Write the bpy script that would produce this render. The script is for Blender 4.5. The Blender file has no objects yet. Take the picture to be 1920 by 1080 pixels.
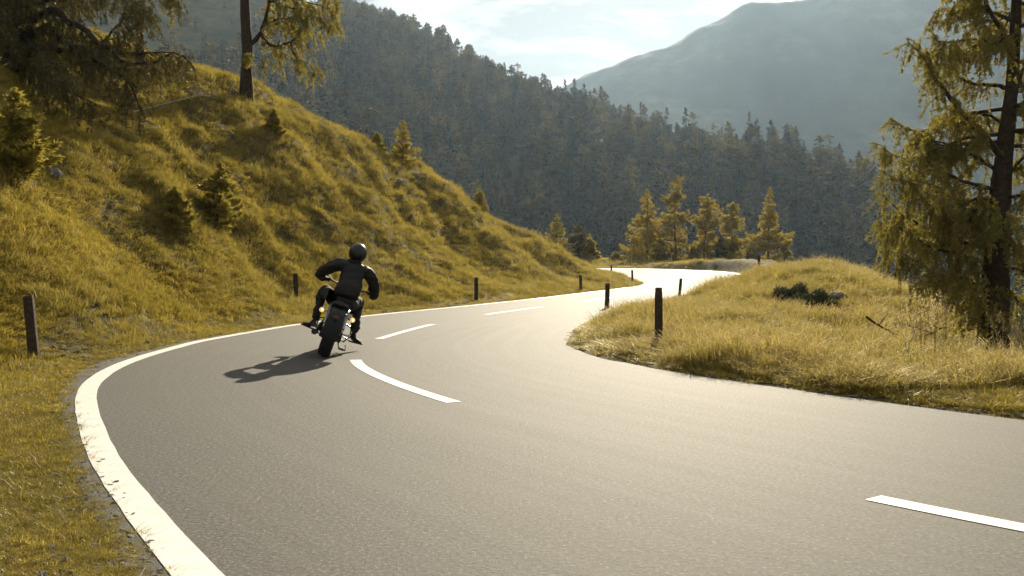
import bpy, bmesh, math, random
import numpy as np
from mathutils import Vector, Matrix
random.seed(11)
RNG = np.random.default_rng(7)
S = bpy.context.scene
COL = S.collection

# ------------------------------------------------------------------ camera, world, sun, exposure
FPX, HOR, CAMH = 1867.0, 497.0, 1.25
cam_d = bpy.data.cameras.new('camera')
cam_d.sensor_width = 36.0
cam_d.lens = 35.0
cam_d.shift_y = -(540.0 - HOR) / 1920.0
cam_d.clip_start = 0.1
cam_d.clip_end = 9000.0
cam = bpy.data.objects.new('camera', cam_d)
cam.location = (0, 0, CAMH)
cam.rotation_euler = (math.radians(90), 0, 0)
COL.objects.link(cam)
S.camera = cam

SUN_AZ = math.radians(10.5)      # to the right of +Y
SUN_EL = math.radians(22.5)
SUN_DIR = Vector((math.sin(SUN_AZ) * math.cos(SUN_EL), math.cos(SUN_AZ) * math.cos(SUN_EL), math.sin(SUN_EL)))
sun_d = bpy.data.lights.new('sun', 'SUN')
sun_d.energy = 5.0
sun_d.angle = math.radians(0.55)
sun_d.color = (1.0, 0.88, 0.66)
sun = bpy.data.objects.new('sun', sun_d)
sun.rotation_euler = (-SUN_DIR).to_track_quat('-Z', 'Y').to_euler()
sun.location = (10, 60, 60)
COL.objects.link(sun)

W = bpy.data.worlds.new('World')
S.world = W
W.use_nodes = True
wn = W.node_tree.nodes
wl = W.node_tree.links
wn.clear()
sky = wn.new('ShaderNodeTexSky')
sky.sky_type = 'NISHITA'
sky.sun_disc = False
sky.sun_elevation = SUN_EL
sky.sun_rotation = SUN_AZ
sky.air_density = 1.0
sky.dust_density = 1.6
sky.ozone_density = 1.0
tc = wn.new('ShaderNodeTexCoord')
mp = wn.new('ShaderNodeMapping')
mp.inputs['Scale'].default_value = (1.0, 1.0, 3.2)
mp.inputs['Location'].default_value = (0.35, 0.1, 0.0)
wl.new(tc.outputs['Generated'], mp.inputs['Vector'])
nz = wn.new('ShaderNodeTexNoise')
nz.inputs['Scale'].default_value = 6.5
nz.inputs['Detail'].default_value = 7.0
nz.inputs['Roughness'].default_value = 0.52
nz.inputs['Distortion'].default_value = 0.35
wl.new(mp.outputs[0], nz.inputs['Vector'])
cr = wn.new('ShaderNodeValToRGB')
cr.color_ramp.elements[0].position = 0.45
cr.color_ramp.elements[0].color = (6.4, 6.15, 5.7, 1)
cr.color_ramp.elements[1].position = 0.56
cr.color_ramp.elements[1].color = (2.9, 2.85, 2.75, 1)
wl.new(nz.outputs['Fac'], cr.inputs['Fac'])
cov = wn.new('ShaderNodeValToRGB')          # thin cloud nearly everywhere, a little blue through it
cov.color_ramp.elements[0].position = 0.2
cov.color_ramp.elements[0].color = (0.94, 0.94, 0.94, 1)
cov.color_ramp.elements[1].position = 0.5
cov.color_ramp.elements[1].color = (0.99, 0.99, 0.99, 1)
nz2 = wn.new('ShaderNodeTexNoise')
nz2.inputs['Scale'].default_value = 1.7
nz2.inputs['Detail'].default_value = 3.0
wl.new(mp.outputs[0], nz2.inputs['Vector'])
wl.new(nz2.outputs['Fac'], cov.inputs['Fac'])
mixs = wn.new('ShaderNodeMixRGB')
wl.new(cov.outputs[0], mixs.inputs['Fac'])
wl.new(sky.outputs[0], mixs.inputs[1])
wl.new(cr.outputs[0], mixs.inputs[2])
bg = wn.new('ShaderNodeBackground')
bg.inputs['Strength'].default_value = 0.055
wl.new(mixs.outputs[0], bg.inputs['Color'])
wo = wn.new('ShaderNodeOutputWorld')
wl.new(bg.outputs[0], wo.inputs['Surface'])

S.view_settings.view_transform = 'Standard'
S.view_settings.look = 'None'
S.view_settings.gamma = 1.0
S.view_settings.exposure = 1.0
S.render.engine = 'CYCLES'
S.cycles.volume_bounces = 0
S.cycles.max_bounces = 5
S.cycles.transparent_max_bounces = 8
S.cycles.use_denoising = True

# ------------------------------------------------------------------ helpers
def wp(px, py, D):
    """world point seen at photo pixel (px,py) at depth D"""
    return ((px - 960.0) / FPX * D, D, CAMH + (HOR - py) / FPX * D)

def vnoise(x, y, seed=0):
    xi = np.floor(x).astype(np.int64); yi = np.floor(y).astype(np.int64)
    fx = x - xi; fy = y - yi
    fx = fx * fx * (3 - 2 * fx); fy = fy * fy * (3 - 2 * fy)
    def h(a, b):
        n = (a * 374761393 + b * 668265263 + seed * 1442695041) & 0x7fffffff
        n = ((n ^ (n >> 13)) * 1274126177) & 0x7fffffff
        return ((n ^ (n >> 16)) & 0xffff) / 65535.0
    return (h(xi, yi) * (1 - fx) + h(xi + 1, yi) * fx) * (1 - fy) + (h(xi, yi + 1) * (1 - fx) + h(xi + 1, yi + 1) * fx) * fy

def fbm(x, y, octv=4, seed=0, gain=0.5):
    a, s, t = 1.0, 0.0, 0.0
    for k in range(octv):
        s = s + a * (vnoise(x * 2 ** k + 17.3 * k, y * 2 ** k - 9.1 * k, seed + k) - 0.5)
        t += a; a *= gain
    return s / t * 2

class TPS:
    def __init__(self, pts, lam=0.02):
        P = np.array(pts, float); self.sc = max(np.ptp(P[:, 0]), np.ptp(P[:, 1]))
        self.P = P[:, :2] / self.sc
        n = len(P)
        K = self.U(self.P[:, None, :] - self.P[None, :, :]) + lam * np.eye(n) * 0.01
        Q = np.hstack([np.ones((n, 1)), self.P])
        A = np.block([[K, Q], [Q.T, np.zeros((3, 3))]])
        self.w = np.linalg.lstsq(A, np.concatenate([P[:, 2], np.zeros(3)]), rcond=None)[0]
    def U(self, d):
        r2 = (d ** 2).sum(-1)
        return 0.5 * r2 * np.log(r2 + 1e-12)
    def __call__(self, x, y):
        sh = x.shape; X = np.stack([x.ravel(), y.ravel()], 1) / self.sc
        out = np.empty(len(X))
        for i in range(0, len(X), 40000):
            c = X[i:i + 40000]
            out[i:i + 40000] = self.U(c[:, None, :] - self.P[None]) @ self.w[:-3] + self.w[-3] + c @ self.w[-2:]
        return out.reshape(sh)

def mesh_np(name, V, F, mat=None, smooth=False):
    """fast mesh from numpy verts (n,3) and equal-size faces (m,k)"""
    me = bpy.data.meshes.new(name)
    V = np.ascontiguousarray(V, np.float32); F = np.ascontiguousarray(F, np.int32)
    me.vertices.add(len(V)); me.vertices.foreach_set('co', V.ravel())
    m, k = F.shape
    me.loops.add(m * k); me.loops.foreach_set('vertex_index', F.ravel())
    me.polygons.add(m)
    me.polygons.foreach_set('loop_start', np.arange(0, m * k, k, dtype=np.int32))
    me.polygons.foreach_set('loop_total', np.full(m, k, np.int32))
    if smooth: me.polygons.foreach_set('use_smooth', np.ones(m, bool))
    me.update(calc_edges=True)
    if mat: me.materials.append(mat)
    return me

def grid_mesh(name, X, Y, Z, mat, smooth=True):
    ny, nx = X.shape
    V = np.stack([X.ravel(), Y.ravel(), Z.ravel()], 1)
    i = np.arange(ny * nx).reshape(ny, nx)
    F = np.stack([i[:-1, :-1].ravel(), i[:-1, 1:].ravel(), i[1:, 1:].ravel(), i[1:, :-1].ravel()], 1)
    return mesh_np(name, V, F, mat, smooth)

def link(o, parent=None):
    COL.objects.link(o)
    if parent is not None: o.parent = parent
    return o

def obj(name, me, parent=None, loc=None, rot=None):
    o = bpy.data.objects.new(name, me)
    if loc is not None: o.location = loc
    if rot is not None: o.rotation_euler = rot
    return link(o, parent)

def tag(o, label, cat=None, group=None, kind=None):
    o['label'] = label
    if cat: o['category'] = cat
    if group: o['group'] = group
    if kind: o['kind'] = kind
    return o

def empty(name, loc, label, cat, group=None, rot=None):
    o = bpy.data.objects.new(name, None)
    o.location = loc
    o.empty_display_size = 0.2
    if rot is not None: o.rotation_euler = rot
    link(o)
    return tag(o, label, cat, group)

def copy_tree(o, parent=None):
    c = o.copy(); COL.objects.link(c)
    if parent is not None: c.parent = parent
    for ch in list(o.children): copy_tree(ch, c)
    return c

class MB:
    """collects simple solids and returns one mesh"""
    def __init__(s): s.v = []; s.f = []
    def add(s, vs, fs):
        b = len(s.v); s.v += [tuple(v) for v in vs]; s.f += [tuple(b + i for i in f) for f in fs]
    def tube(s, pts, rad, n=8, cap=True, flat=None):
        pts = [Vector(p) for p in pts]
        if not hasattr(rad, '__len__'): rad = [rad] * len(pts)
        vs = []; fs = []
        up = None
        for i, p in enumerate(pts):
            t = (pts[min(i + 1, len(pts) - 1)] - pts[max(i - 1, 0)]).normalized()
            if up is None:
                up = t.orthogonal().normalized() if flat is None else (Vector(flat) - t * t.dot(Vector(flat))).normalized()
            else:
                up = (up - t * t.dot(up)).normalized()
            sd = t.cross(up)
            for k in range(n):
                a = 2 * math.pi * k / n
                vs.append(p + (up * math.cos(a) + sd * math.sin(a)) * rad[i])
        for i in range(len(pts) - 1):
            for k in range(n):
                fs.append((i * n + k, i * n + (k + 1) % n, (i + 1) * n + (k + 1) % n, (i + 1) * n + k))
        if cap:
            fs.append(tuple(range(n))[::-1]); fs.append(tuple((len(pts) - 1) * n + k for k in range(n)))
        s.add(vs, fs); return s
    def ell(s, c, r, nu=16, nv=10, rot=None, fn=None):
        vs = []; fs = []
        R = rot.to_matrix() if rot is not None else Matrix.Identity(3)
        for j in range(nv + 1):
            ph = math.pi * j / nv
            for i in range(nu):
                th = 2 * math.pi * i / nu
                q = Vector((math.sin(ph) * math.cos(th), math.sin(ph) * math.sin(th), math.cos(ph)))
                if fn: q = Vector(fn(q))
                vs.append(Vector(c) + R @ Vector((q.x * r[0], q.y * r[1], q.z * r[2])))
        for j in range(nv):
            for i in range(nu):
                fs.append((j * nu + i, (j + 1) * nu + i, (j + 1) * nu + (i + 1) % nu, j * nu + (i + 1) % nu))
        s.add(vs, fs); return s
    def box(s, c, h, rot=None, taper=1.0):
        R = rot.to_matrix() if rot is not None else Matrix.Identity(3)
        vs = []
        for z in (-1, 1):
            k = 1.0 if z < 0 else taper
            for x, y in ((-1, -1), (1, -1), (1, 1), (-1, 1)):
                vs.append(Vector(c) + R @ Vector((x * h[0] * k, y * h[1] * k, z * h[2])))
        s.add(vs, [(3, 2, 1, 0), (4, 5, 6, 7), (0, 1, 5, 4), (1, 2, 6, 5), (2, 3, 7, 6), (3, 0, 4, 7)]); return s
    def ring(s, c, R, prof, n=40, axis='x', a0=0.0, a1=2 * math.pi):
        """sweep a closed profile [(dr, dx)] around the x axis through c"""
        full = abs(a1 - a0 - 2 * math.pi) < 1e-6
        m = len(prof); cnt = n if full else n + 1
        vs = []; fs = []
        for i in range(cnt):
            a = a0 + (a1 - a0) * i / n
            for dr, dx in prof:
                vs.append((c[0] + dx, c[1] + (R + dr) * math.cos(a), c[2] + (R + dr) * math.sin(a)))
        for i in range(n):
            j = (i + 1) % cnt
            for k in range(m):
                fs.append((i * m + k, i * m + (k + 1) % m, j * m + (k + 1) % m, j * m + k))
        if not full:
            fs.append(tuple(range(m))[::-1]); fs.append(tuple((cnt - 1) * m + k for k in range(m)))
        s.add(vs, fs); return s
    def mesh(s, name, mat, smooth=True, bevel=0):
        me = bpy.data.meshes.new(name)
        me.from_pydata([tuple(v) for v in s.v], [], s.f)
        bm = bmesh.new(); bm.from_mesh(me)
        if bevel:
            bmesh.ops.bevel(bm, geom=list(bm.edges), offset=bevel, segments=2, affect='EDGES')
        bmesh.ops.recalc_face_normals(bm, faces=bm.faces)
        for f in bm.faces: f.smooth = smooth
        if smooth:
            for e in bm.edges:
                if len(e.link_faces) == 2 and e.calc_face_angle(0) > 0.7: e.smooth = False
        bm.to_mesh(me); bm.free()
        if mat: me.materials.append(mat)
        return me

def part(name, mb, mat, parent, smooth=True, bevel=0, label=None):
    o = obj(name, mb.mesh(name, mat, smooth, bevel), parent)
    if label: o['label'] = label
    return o

# ------------------------------------------------------------------ materials
def new_mat(name):
    m = bpy.data.materials.new(name); m.use_nodes = True
    nt = m.node_tree
    return m, nt, nt.nodes, nt.links, nt.nodes['Principled BSDF']

def noise(nt, vec, scale, detail=4, rough=0.55, dist=0.0):
    n = nt.nodes.new('ShaderNodeTexNoise')
    n.inputs['Scale'].default_value = scale; n.inputs['Detail'].default_value = detail
    n.inputs['Roughness'].default_value = rough; n.inputs['Distortion'].default_value = dist
    if vec is not None: nt.links.new(vec, n.inputs['Vector'])
    return n.outputs['Fac']

def ramp(nt, fac, stops):
    r = nt.nodes.new('ShaderNodeValToRGB')
    el = r.color_ramp.elements
    while len(el) < len(stops): el.new(0.5)
    for e, (p, c) in zip(el, stops):
        e.position = p; e.color = (c[0], c[1], c[2], 1) if hasattr(c, '__len__') else (c, c, c, 1)
    nt.links.new(fac, r.inputs['Fac'])
    return r.outputs['Color']

def mixc(nt, fac, a, b, mode='MIX'):
    m = nt.nodes.new('ShaderNodeMixRGB'); m.blend_type = mode
    for sock, v in ((m.inputs['Fac'], fac), (m.inputs[1], a), (m.inputs[2], b)):
        if hasattr(v, 'is_output'): nt.links.new(v, sock)
        elif hasattr(v, '__len__'): sock.default_value = (v[0], v[1], v[2], 1)
        else: sock.default_value = v
    return m.outputs[0]

def bump(nt, h, strength, dist, bsdf):
    b = nt.nodes.new('ShaderNodeBump'); b.inputs['Strength'].default_value = strength
    b.inputs['Distance'].default_value = dist
    nt.links.new(h, b.inputs['Height']); nt.links.new(b.outputs[0], bsdf.inputs['Normal'])

def wpos(nt):
    return nt.nodes.new('ShaderNodeNewGeometry').outputs['Position']

def simple(name, col, rough=0.5, metal=0.0, var=0.25, scale=8.0, bmp=0.0, spec=0.5, coat=0.0):
    m, nt, N, L, b = new_mat(name)
    tcn = N.new('ShaderNodeTexCoord').outputs['Object']
    n = noise(nt, tcn, scale, 5)
    c = ramp(nt, n, [(0.3, [x * (1 - var) for x in col]), (0.7, [min(1, x * (1 + var)) for x in col])])
    L.new(c, b.inputs['Base Color'])
    b.inputs['Roughness'].default_value = rough; b.inputs['Metallic'].default_value = metal
    b.inputs['Specular IOR Level'].default_value = spec; b.inputs['Coat Weight'].default_value = coat
    if bmp: bump(nt, noise(nt, tcn, scale * 6, 6), bmp, 0.01, b)
    return m

def leafy(name, ca, cb, trans=0.55, patch=0.0, cp=None, rough=0.6, pscale=0.35, spec=0.3):
    """thin foliage: diffuse + translucent + a little gloss, colour varied per instance and in patches"""
    m, nt, N, L, b = new_mat(name)
    N.remove(b)
    oi = N.new('ShaderNodeObjectInfo').outputs['Random']
    pos = wpos(nt)
    n1 = noise(nt, pos, 9.0, 3)
    c = mixc(nt, oi, ca, cb)
    c2 = mixc(nt, ramp(nt, n1, [(0.35, 0.0), (0.65, 1.0)]), c, [x * 0.62 for x in ca])
    if patch:
        n2 = noise(nt, pos, pscale, 5, 0.6)
        f = ramp(nt, n2, [(0.42, 0.0), (0.62, patch)])
        c2 = mixc(nt, f, c2, cp)
    d = N.new('ShaderNodeBsdfDiffuse'); t = N.new('ShaderNodeBsdfTranslucent'); g = N.new('ShaderNodeBsdfGlossy')
    g.inputs['Roughness'].default_value = rough * 0.75
    L.new(c2, d.inputs['Color']); L.new(c2, t.inputs['Color'])
    g.inputs['Color'].default_value = (0.8, 0.75, 0.6, 1)
    mx = N.new('ShaderNodeMixShader'); mx.inputs[0].default_value = trans
    L.new(d.outputs[0], mx.inputs[1]); L.new(t.outputs[0], mx.inputs[2])
    my = N.new('ShaderNodeMixShader'); my.inputs[0].default_value = spec * 0.2
    L.new(mx.outputs[0], my.inputs[1]); L.new(g.outputs[0], my.inputs[2])
    L.new(my.outputs[0], N['Material Output'].inputs['Surface'])
    return m

M_grass = leafy('dry_grass', (0.42, 0.33, 0.048), (0.66, 0.515, 0.10), 0.55, 0.5, (0.175, 0.145, 0.03), pscale=0.45)
M_tall = leafy('tall_dry_grass', (0.42, 0.34, 0.06), (0.66, 0.53, 0.15), 0.55, 0.4, (0.20, 0.18, 0.035), pscale=0.5)
M_seed = leafy('seed_head', (0.60, 0.45, 0.20), (0.75, 0.6, 0.33), 0.5)
M_pale = leafy('pale_leaf', (0.62, 0.56, 0.42), (0.8, 0.76, 0.66), 0.4)
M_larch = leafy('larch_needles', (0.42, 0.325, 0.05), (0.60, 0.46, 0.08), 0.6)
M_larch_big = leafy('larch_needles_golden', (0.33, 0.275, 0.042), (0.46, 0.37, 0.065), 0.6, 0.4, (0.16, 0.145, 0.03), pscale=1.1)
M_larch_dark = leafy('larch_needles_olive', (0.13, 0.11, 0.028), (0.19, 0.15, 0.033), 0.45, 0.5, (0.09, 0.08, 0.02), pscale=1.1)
M_spruce = leafy('spruce_needles', (0.045, 0.055, 0.022), (0.08, 0.085, 0.03), 0.3)
M_young = leafy('young_conifer_needles', (0.36, 0.30, 0.045), (0.50, 0.40, 0.07), 0.45)
M_fforest = leafy('far_larch_foliage', (0.085, 0.072, 0.022), (0.27, 0.20, 0.05), 0.45)
M_fspruce = leafy('far_spruce_foliage', (0.035, 0.045, 0.024), (0.065, 0.07, 0.03), 0.25)
M_bark = simple('bark', (0.045, 0.032, 0.020), 0.9, var=0.5, scale=14, bmp=0.8, spec=0.2)
M_post = simple('weathered_post', (0.050, 0.036, 0.022), 0.85, var=0.55, scale=20, bmp=0.7, spec=0.25)
M_rock = simple('grey_rock', (0.17, 0.16, 0.145), 0.85, var=0.35, scale=6, bmp=0.6, spec=0.3)
M_deadwood = simple('bleached_wood', (0.34, 0.30, 0.24), 0.8, var=0.3, scale=20, bmp=0.4)

# asphalt, with uv (metres along, metres across)
M_asph, nt, N, L, b = new_mat('asphalt')
uv = N.new('ShaderNodeUVMap').outputs[0]
pos = wpos(nt)
fine = noise(nt, pos, 40.0, 5, 0.8)
mid = noise(nt, pos, 22.0, 4, 0.6)
big = noise(nt, pos, 0.45, 4, 0.55)
mps = N.new('ShaderNodeMapping'); mps.inputs['Scale'].default_value = (0.05, 2.6, 1)
L.new(uv, mps.inputs['Vector'])
streak = noise(nt, mps.outputs[0], 2.2, 6, 0.62)
c = ramp(nt, fine, [(0.34, (0.008, 0.008, 0.008)), (0.45, (0.046, 0.044, 0.040)), (0.56, (0.078, 0.073, 0.064)), (0.67, (0.30, 0.28, 0.24))])
c = mixc(nt, 0.12, c, ramp(nt, mid, [(0.3, (0.035, 0.034, 0.031)), (0.7, (0.10, 0.095, 0.083))]))
c = mixc(nt, ramp(nt, big, [(0.35, 0.0), (0.7, 0.22)]), c, (0.105, 0.098, 0.086))
c = mixc(nt, ramp(nt, streak, [(0.45, 0.0), (0.75, 0.28)]), c, (0.12, 0.112, 0.098))
L.new(c, b.inputs['Base Color'])
L.new(ramp(nt, streak, [(0.3, 0.79), (0.75, 0.77)]), b.inputs['Roughness'])
b.inputs['Specular IOR Level'].default_value = 0.31
bump(nt, fine, 0.8, 0.008, b)

M_paint, nt, N, L, b = new_mat('white_road_paint')
pos = wpos(nt)
pf = noise(nt, pos, 60.0, 4, 0.7)
pg = noise(nt, pos, 7.0, 5, 0.6)
c = ramp(nt, pg, [(0.3, (0.66, 0.645, 0.60)), (0.7, (0.80, 0.79, 0.75))])
c = mixc(nt, ramp(nt, pf, [(0.24, 1.0), (0.30, 0.0)]), c, (0.10, 0.09, 0.075))
L.new(c, b.inputs['Base Color']); b.inputs['Roughness'].default_value = 0.55
bump(nt, pf, 0.25, 0.004, b)

M_soil, nt, N, L, b = new_mat('grassy_soil')
pos = wpos(nt)
n1 = noise(nt, pos, 1.3, 6, 0.65); n2 = noise(nt, pos, 14.0, 5, 0.7)
c = ramp(nt, n1, [(0.35, (0.065, 0.052, 0.018)), (0.55, (0.14, 0.105, 0.030)), (0.7, (0.21, 0.155, 0.045))])
c = mixc(nt, ramp(nt, n2, [(0.35, 0.65), (0.6, 0.0)]), c, (0.045, 0.036, 0.017))
L.new(c, b.inputs['Base Color']); b.inputs['Roughness'].default_value = 0.95
b.inputs['Specular IOR Level'].default_value = 0.15
bump(nt, n2, 1.0, 0.05, b)

M_gravel, nt, N, L, b = new_mat('gravel')
pos = wpos(nt)
v = N.new('ShaderNodeTexVoronoi'); v.inputs['Scale'].default_value = 9.0; L.new(pos, v.inputs['Vector'])
c = mixc(nt, ramp(nt, noise(nt, pos, 2.0, 5), [(0.35, 0.0), (0.7, 0.6)]), (0.30, 0.28, 0.24), (0.42, 0.39, 0.33))
c = mixc(nt, ramp(nt, v.outputs['Distance'], [(0.1, 0.0), (0.6, 0.55)]), c, (0.10, 0.09, 0.075))
L.new(c, b.inputs['Base Color']); b.inputs['Roughness'].default_value = 0.95
bump(nt, v.outputs['Distance'], 0.8, 0.05, b)

M_fslope, nt, N, L, b = new_mat('alpine_slope')
pos = wpos(nt)
n1 = noise(nt, pos, 0.02, 8, 0.65); n2 = noise(nt, pos, 0.15, 5, 0.7)
c = ramp(nt, n1, [(0.35, (0.05, 0.055, 0.024)), (0.6, (0.125, 0.115, 0.05))])
c = mixc(nt, ramp(nt, n2, [(0.4, 0.7), (0.6, 0.0)]), c, (0.045, 0.045, 0.022))
L.new(c, b.inputs['Base Color']); b.inputs['Roughness'].default_value = 1.0
b.inputs['Specular IOR Level'].default_value = 0.05

M_mount, nt, N, L, b = new_mat('mountain_side')
pos = wpos(nt)
n1 = noise(nt, pos, 0.004, 8, 0.6, 0.4); n2 = noise(nt, pos, 0.03, 6, 0.7)
c = ramp(nt, n1, [(0.40, (0.028, 0.042, 0.040)), (0.52, (0.06, 0.078, 0.065)), (0.62, (0.14, 0.145, 0.115))])
c = mixc(nt, ramp(nt, n2, [(0.45, 0.6), (0.6, 0.0)]), c, (0.035, 0.045, 0.03))
L.new(c, b.inputs['Base Color']); b.inputs['Roughness'].default_value = 1.0
b.inputs['Specular IOR Level'].default_value = 0.05

# ------------------------------------------------------------------ road centre line
# x, y, left offset of edge line, left pavement edge, right pavement edge, z left, z right
RC = np.array([
 (16, -9.5, 2.95, 3.3, 3.35, 0, 0), (8.2, -1.2, 3.6, 3.85, 3.35, 0, 0), (4.6, 2.6, 3.6, 3.85, 3.35, 0, 0),
 (2.43, 4.73, 3.48, 3.74, 3.35, 0, 0), (0.62, 7.2, 3.24, 3.47, 3.35, 0, 0), (-.53, 9.05, 3.04, 3.26, 3.35, 0, 0),
 (-1.5, 11.2, 3.0, 3.28, 3.3, 0, 0), (-2.06, 13.1, 2.9, 3.25, 3.25, 0, 0), (-2.30, 15.2, 2.8, 3.1, 3.2, 0, 0),
 (-2.25, 16.8, 2.8, 3.05, 3.2, 0, 0), (-1.67, 21, 2.75, 3.0, 3.1, 0, 0), (-.65, 25.1, 2.55, 2.8, 3.1, 0, 0),
 (.93, 29.9, 2.35, 2.6, 3.1, 0, 0), (3.0, 35.9, 2.35, 2.6, 3.1, 0, 0), (5.5, 43.5, 2.5, 2.75, 3.2, 0, 0),
 (8.7, 52.5, 2.9, 3.2, 3.4, 0.0, 0.1), (11.3, 60, 3.4, 3.7, 3.8, 0.02, .3), (12.6, 67, 3.7, 4.0, 4.0, .08, .52),
 (11.8, 75, 3.7, 4.0, 4.0, .2, .8), (8, 82, 3.7, 4.0, 4.0, .3, .95), (1, 86.5, 3.5, 3.8, 3.8, .4, .95),
 (-8, 88, 3.2, 3.5, 3.5, .5, .8), (-20, 88, 3, 3.3, 3.3, .6, .7), (-35, 86, 3, 3.3, 3.3, .7, .7)], float)
RC[:, 3] += np.where(RC[:, 1] < 20, -0.02, -0.06)
def catmull(P, step):
    out = []
    for i in range(1, len(P) - 2):
        p0, p1, p2, p3 = P[i - 1], P[i], P[i + 1], P[i + 2]
        n = max(2, int(np.hypot(*(p2 - p1)[:2]) / step))
        for k in range(n):
            t = k / n
            out.append(0.5 * (2 * p1 + (p2 - p0) * t + (2 * p0 - 5 * p1 + 4 * p2 - p3) * t * t + (3 * p1 - p0 - 3 * p2 + p3) * t ** 3))
    return np.array(out)
RS = catmull(RC, 0.25)
tg = np.gradient(RS[:, :2], axis=0)
for _ in range(4): tg = (np.roll(tg, 1, 0) + tg + np.roll(tg, -1, 0)) / 3 if False else tg
tg /= np.linalg.norm(tg, axis=1)[:, None]
NL = np.stack([-tg[:, 1], tg[:, 0]], 1)          # left normal
ARC = np.concatenate([[0], np.cumsum(np.linalg.norm(np.diff(RS[:, :2], axis=0), axis=1))])

def road_q(x, y):
    """signed distance from the centre line (left positive) and station"""
    sh = x.shape; P = np.stack([x.ravel(), y.ravel()], 1)
    d = np.empty(len(P)); st = np.empty(len(P), int)
    C = RS[:, :2]
    for i in range(0, len(P), 20000):
        q = P[i:i + 20000]
        r = ((q[:, None, :] - C[None]) ** 2).sum(-1)
        k = r.argmin(1)
        v = q - C[k]
        sg = np.sign((v * NL[k]).sum(1)); sg[sg == 0] = 1
        d[i:i + 20000] = np.sqrt(r[np.arange(len(q)), k]) * sg; st[i:i + 20000] = k
    return d.reshape(sh), st.reshape(sh)

def road_z(d, k):
    r = RS[k]
    t = np.clip((r[..., 3] - d) / (r[..., 3] + r[..., 4]), -0.2, 1.2)
    crown = 0.0
    return r[..., 5] * (1 - t) + r[..., 6] * t

# ------------------------------------------------------------------ near terrain surface
CT = []
def cp(px, py, D): CT.append(wp(px, py, D))
def cz(x, y, z): CT.append((x, y, z))
for k in range(0, len(RS), 14):                       # verge beside the road, both sides
    r = RS[k]; n = NL[k]
    if r[1] < 62 :
        for o, z in ((r[3] + 0.1, r[5]), (-r[4] - 0.1, r[6])):
            p = r[:2] + n * o; cz(p[0], p[1], z)
for x, y, z in ((-6.4, 12.5, .06), (-6.2, 9, .0), (-5, 5, -.05), (-3.2, 2, -.05), (-2, -2, 0), (-6.3, 20, .15), (-6.1, 25.6, .10), (-1.9, 33.8, .1), (2.2, 45.8, .1), (-4.2, 29.6, .1)): cz(x, y, z)
# hill foot -> face
for q in ((0, 560, 13.6), (0, 470, 14.8), (0, 380, 16.0), (0, 280, 17.0), (10, 195, 18.0),
          (120, 262, 20.0), (200, 560, 17.5), (190, 430, 19.5), (200, 330, 21.0), (300, 292, 23.0), (330, 470, 22.5), (340, 370, 25),
          (420, 540, 22.5), (480, 430, 28), (430, 335, 27), (520, 480, 27), (650, 470, 31), (600, 350, 34), (560, 290, 35), (760, 450, 36.5),
          (730, 360, 40), (850, 470, 43), (900, 520, 40), (1000, 510, 52), (960, 480, 52),
          (150, 245, 24.5), (250, 248, 26), (130, 190, 27), (350, 220, 29.5), (480, 230, 33), (230, 150, 29), (60, 120, 27)):
    cp(*q)
# sky line of the hill
for q in ((1100, 508, 70), (1050, 480, 66), (1000, 450, 61), (950, 418, 57), (900, 385, 53), (850, 345, 50), (800, 312, 47), (700, 266, 43), (630, 238, 41),
          (560, 207, 39), (500, 178, 37), (450, 156, 35), (380, 134, 33.5), (290, 118, 32), (180, 92, 30.5), (60, 60, 29), (-150, 20, 27), (-300, -40, 26)):
    cp(*q)
for q, dn in (((1050, 480, 66), -1.5), ((950, 418, 57), -1.6), ((850, 345, 50), -1.6), ((700, 266, 43), -1.2), ((560, 207, 39), -1.2), ((450, 156, 35), -0.9), ((290, 118, 32), -.6), ((60, 60, 29), -.3)):
    x, y, z = wp(*q); cz(x - 3.2, y + 6.0, z + dn)
for x, y, z in ((-30, 45, 7), (-22, 60, 4), (-12, 70, 1.5), (-3, 74, .8), (-40, 70, 2), (-45, 30, 12), (-30, 15, 11), (-20, 5, 7), (-14, -5, 3), (-35, -8, 8)): cz(x, y, z)
# level tongue inside the hairpin
for x, y, z in ((6.3, 60, .12), (6.9, 65, .18), (5.0, 68, .3), (3, 75.5, .45)): cz(x, y, z)
# mound right
for q in ((1150, 560, 31), (1280, 546, 36), (1350, 536, 39), (1423, 524, 43), (1500, 509, 42.5), (1560, 499, 38), (1640, 517, 33), (1700, 545, 30), (1750, 572, 27.5), (1800, 606, 25), (1850, 650, 22),
          (1240, 640, 15.8), (1240, 600, 21), (1400, 640, 17), (1400, 590, 23), (1500, 630, 18), (1500, 580, 25), (1600, 560, 27), (1620, 640, 17), (1700, 690, 13), (1690, 640, 17.5), (1850, 690, 13.5)):
    cp(*q)
for x, y, z in ((9.8, 20, -.75), (14, 45, .4), (17, 48, .2), (18, 40, -2.2), (16, 30, -3), (14.5, 22, -3.6), (11.5, 14, -1.6), (9, 9, -.25), (14, 8, -1.3), (20, 15, -6), (25, 30, -8), (20, 3, -1.8), (30, 50, -6), (22, 48, -3), (15.5, 35, -.9), (16, 40, -.3), (13.5, 28, -1.5), (12, 22, -1.7), (35, 15, -11), (11.5, 5, -.05), (14, 48, .55), (13, 44, .6)): cz(x, y, z)
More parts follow.
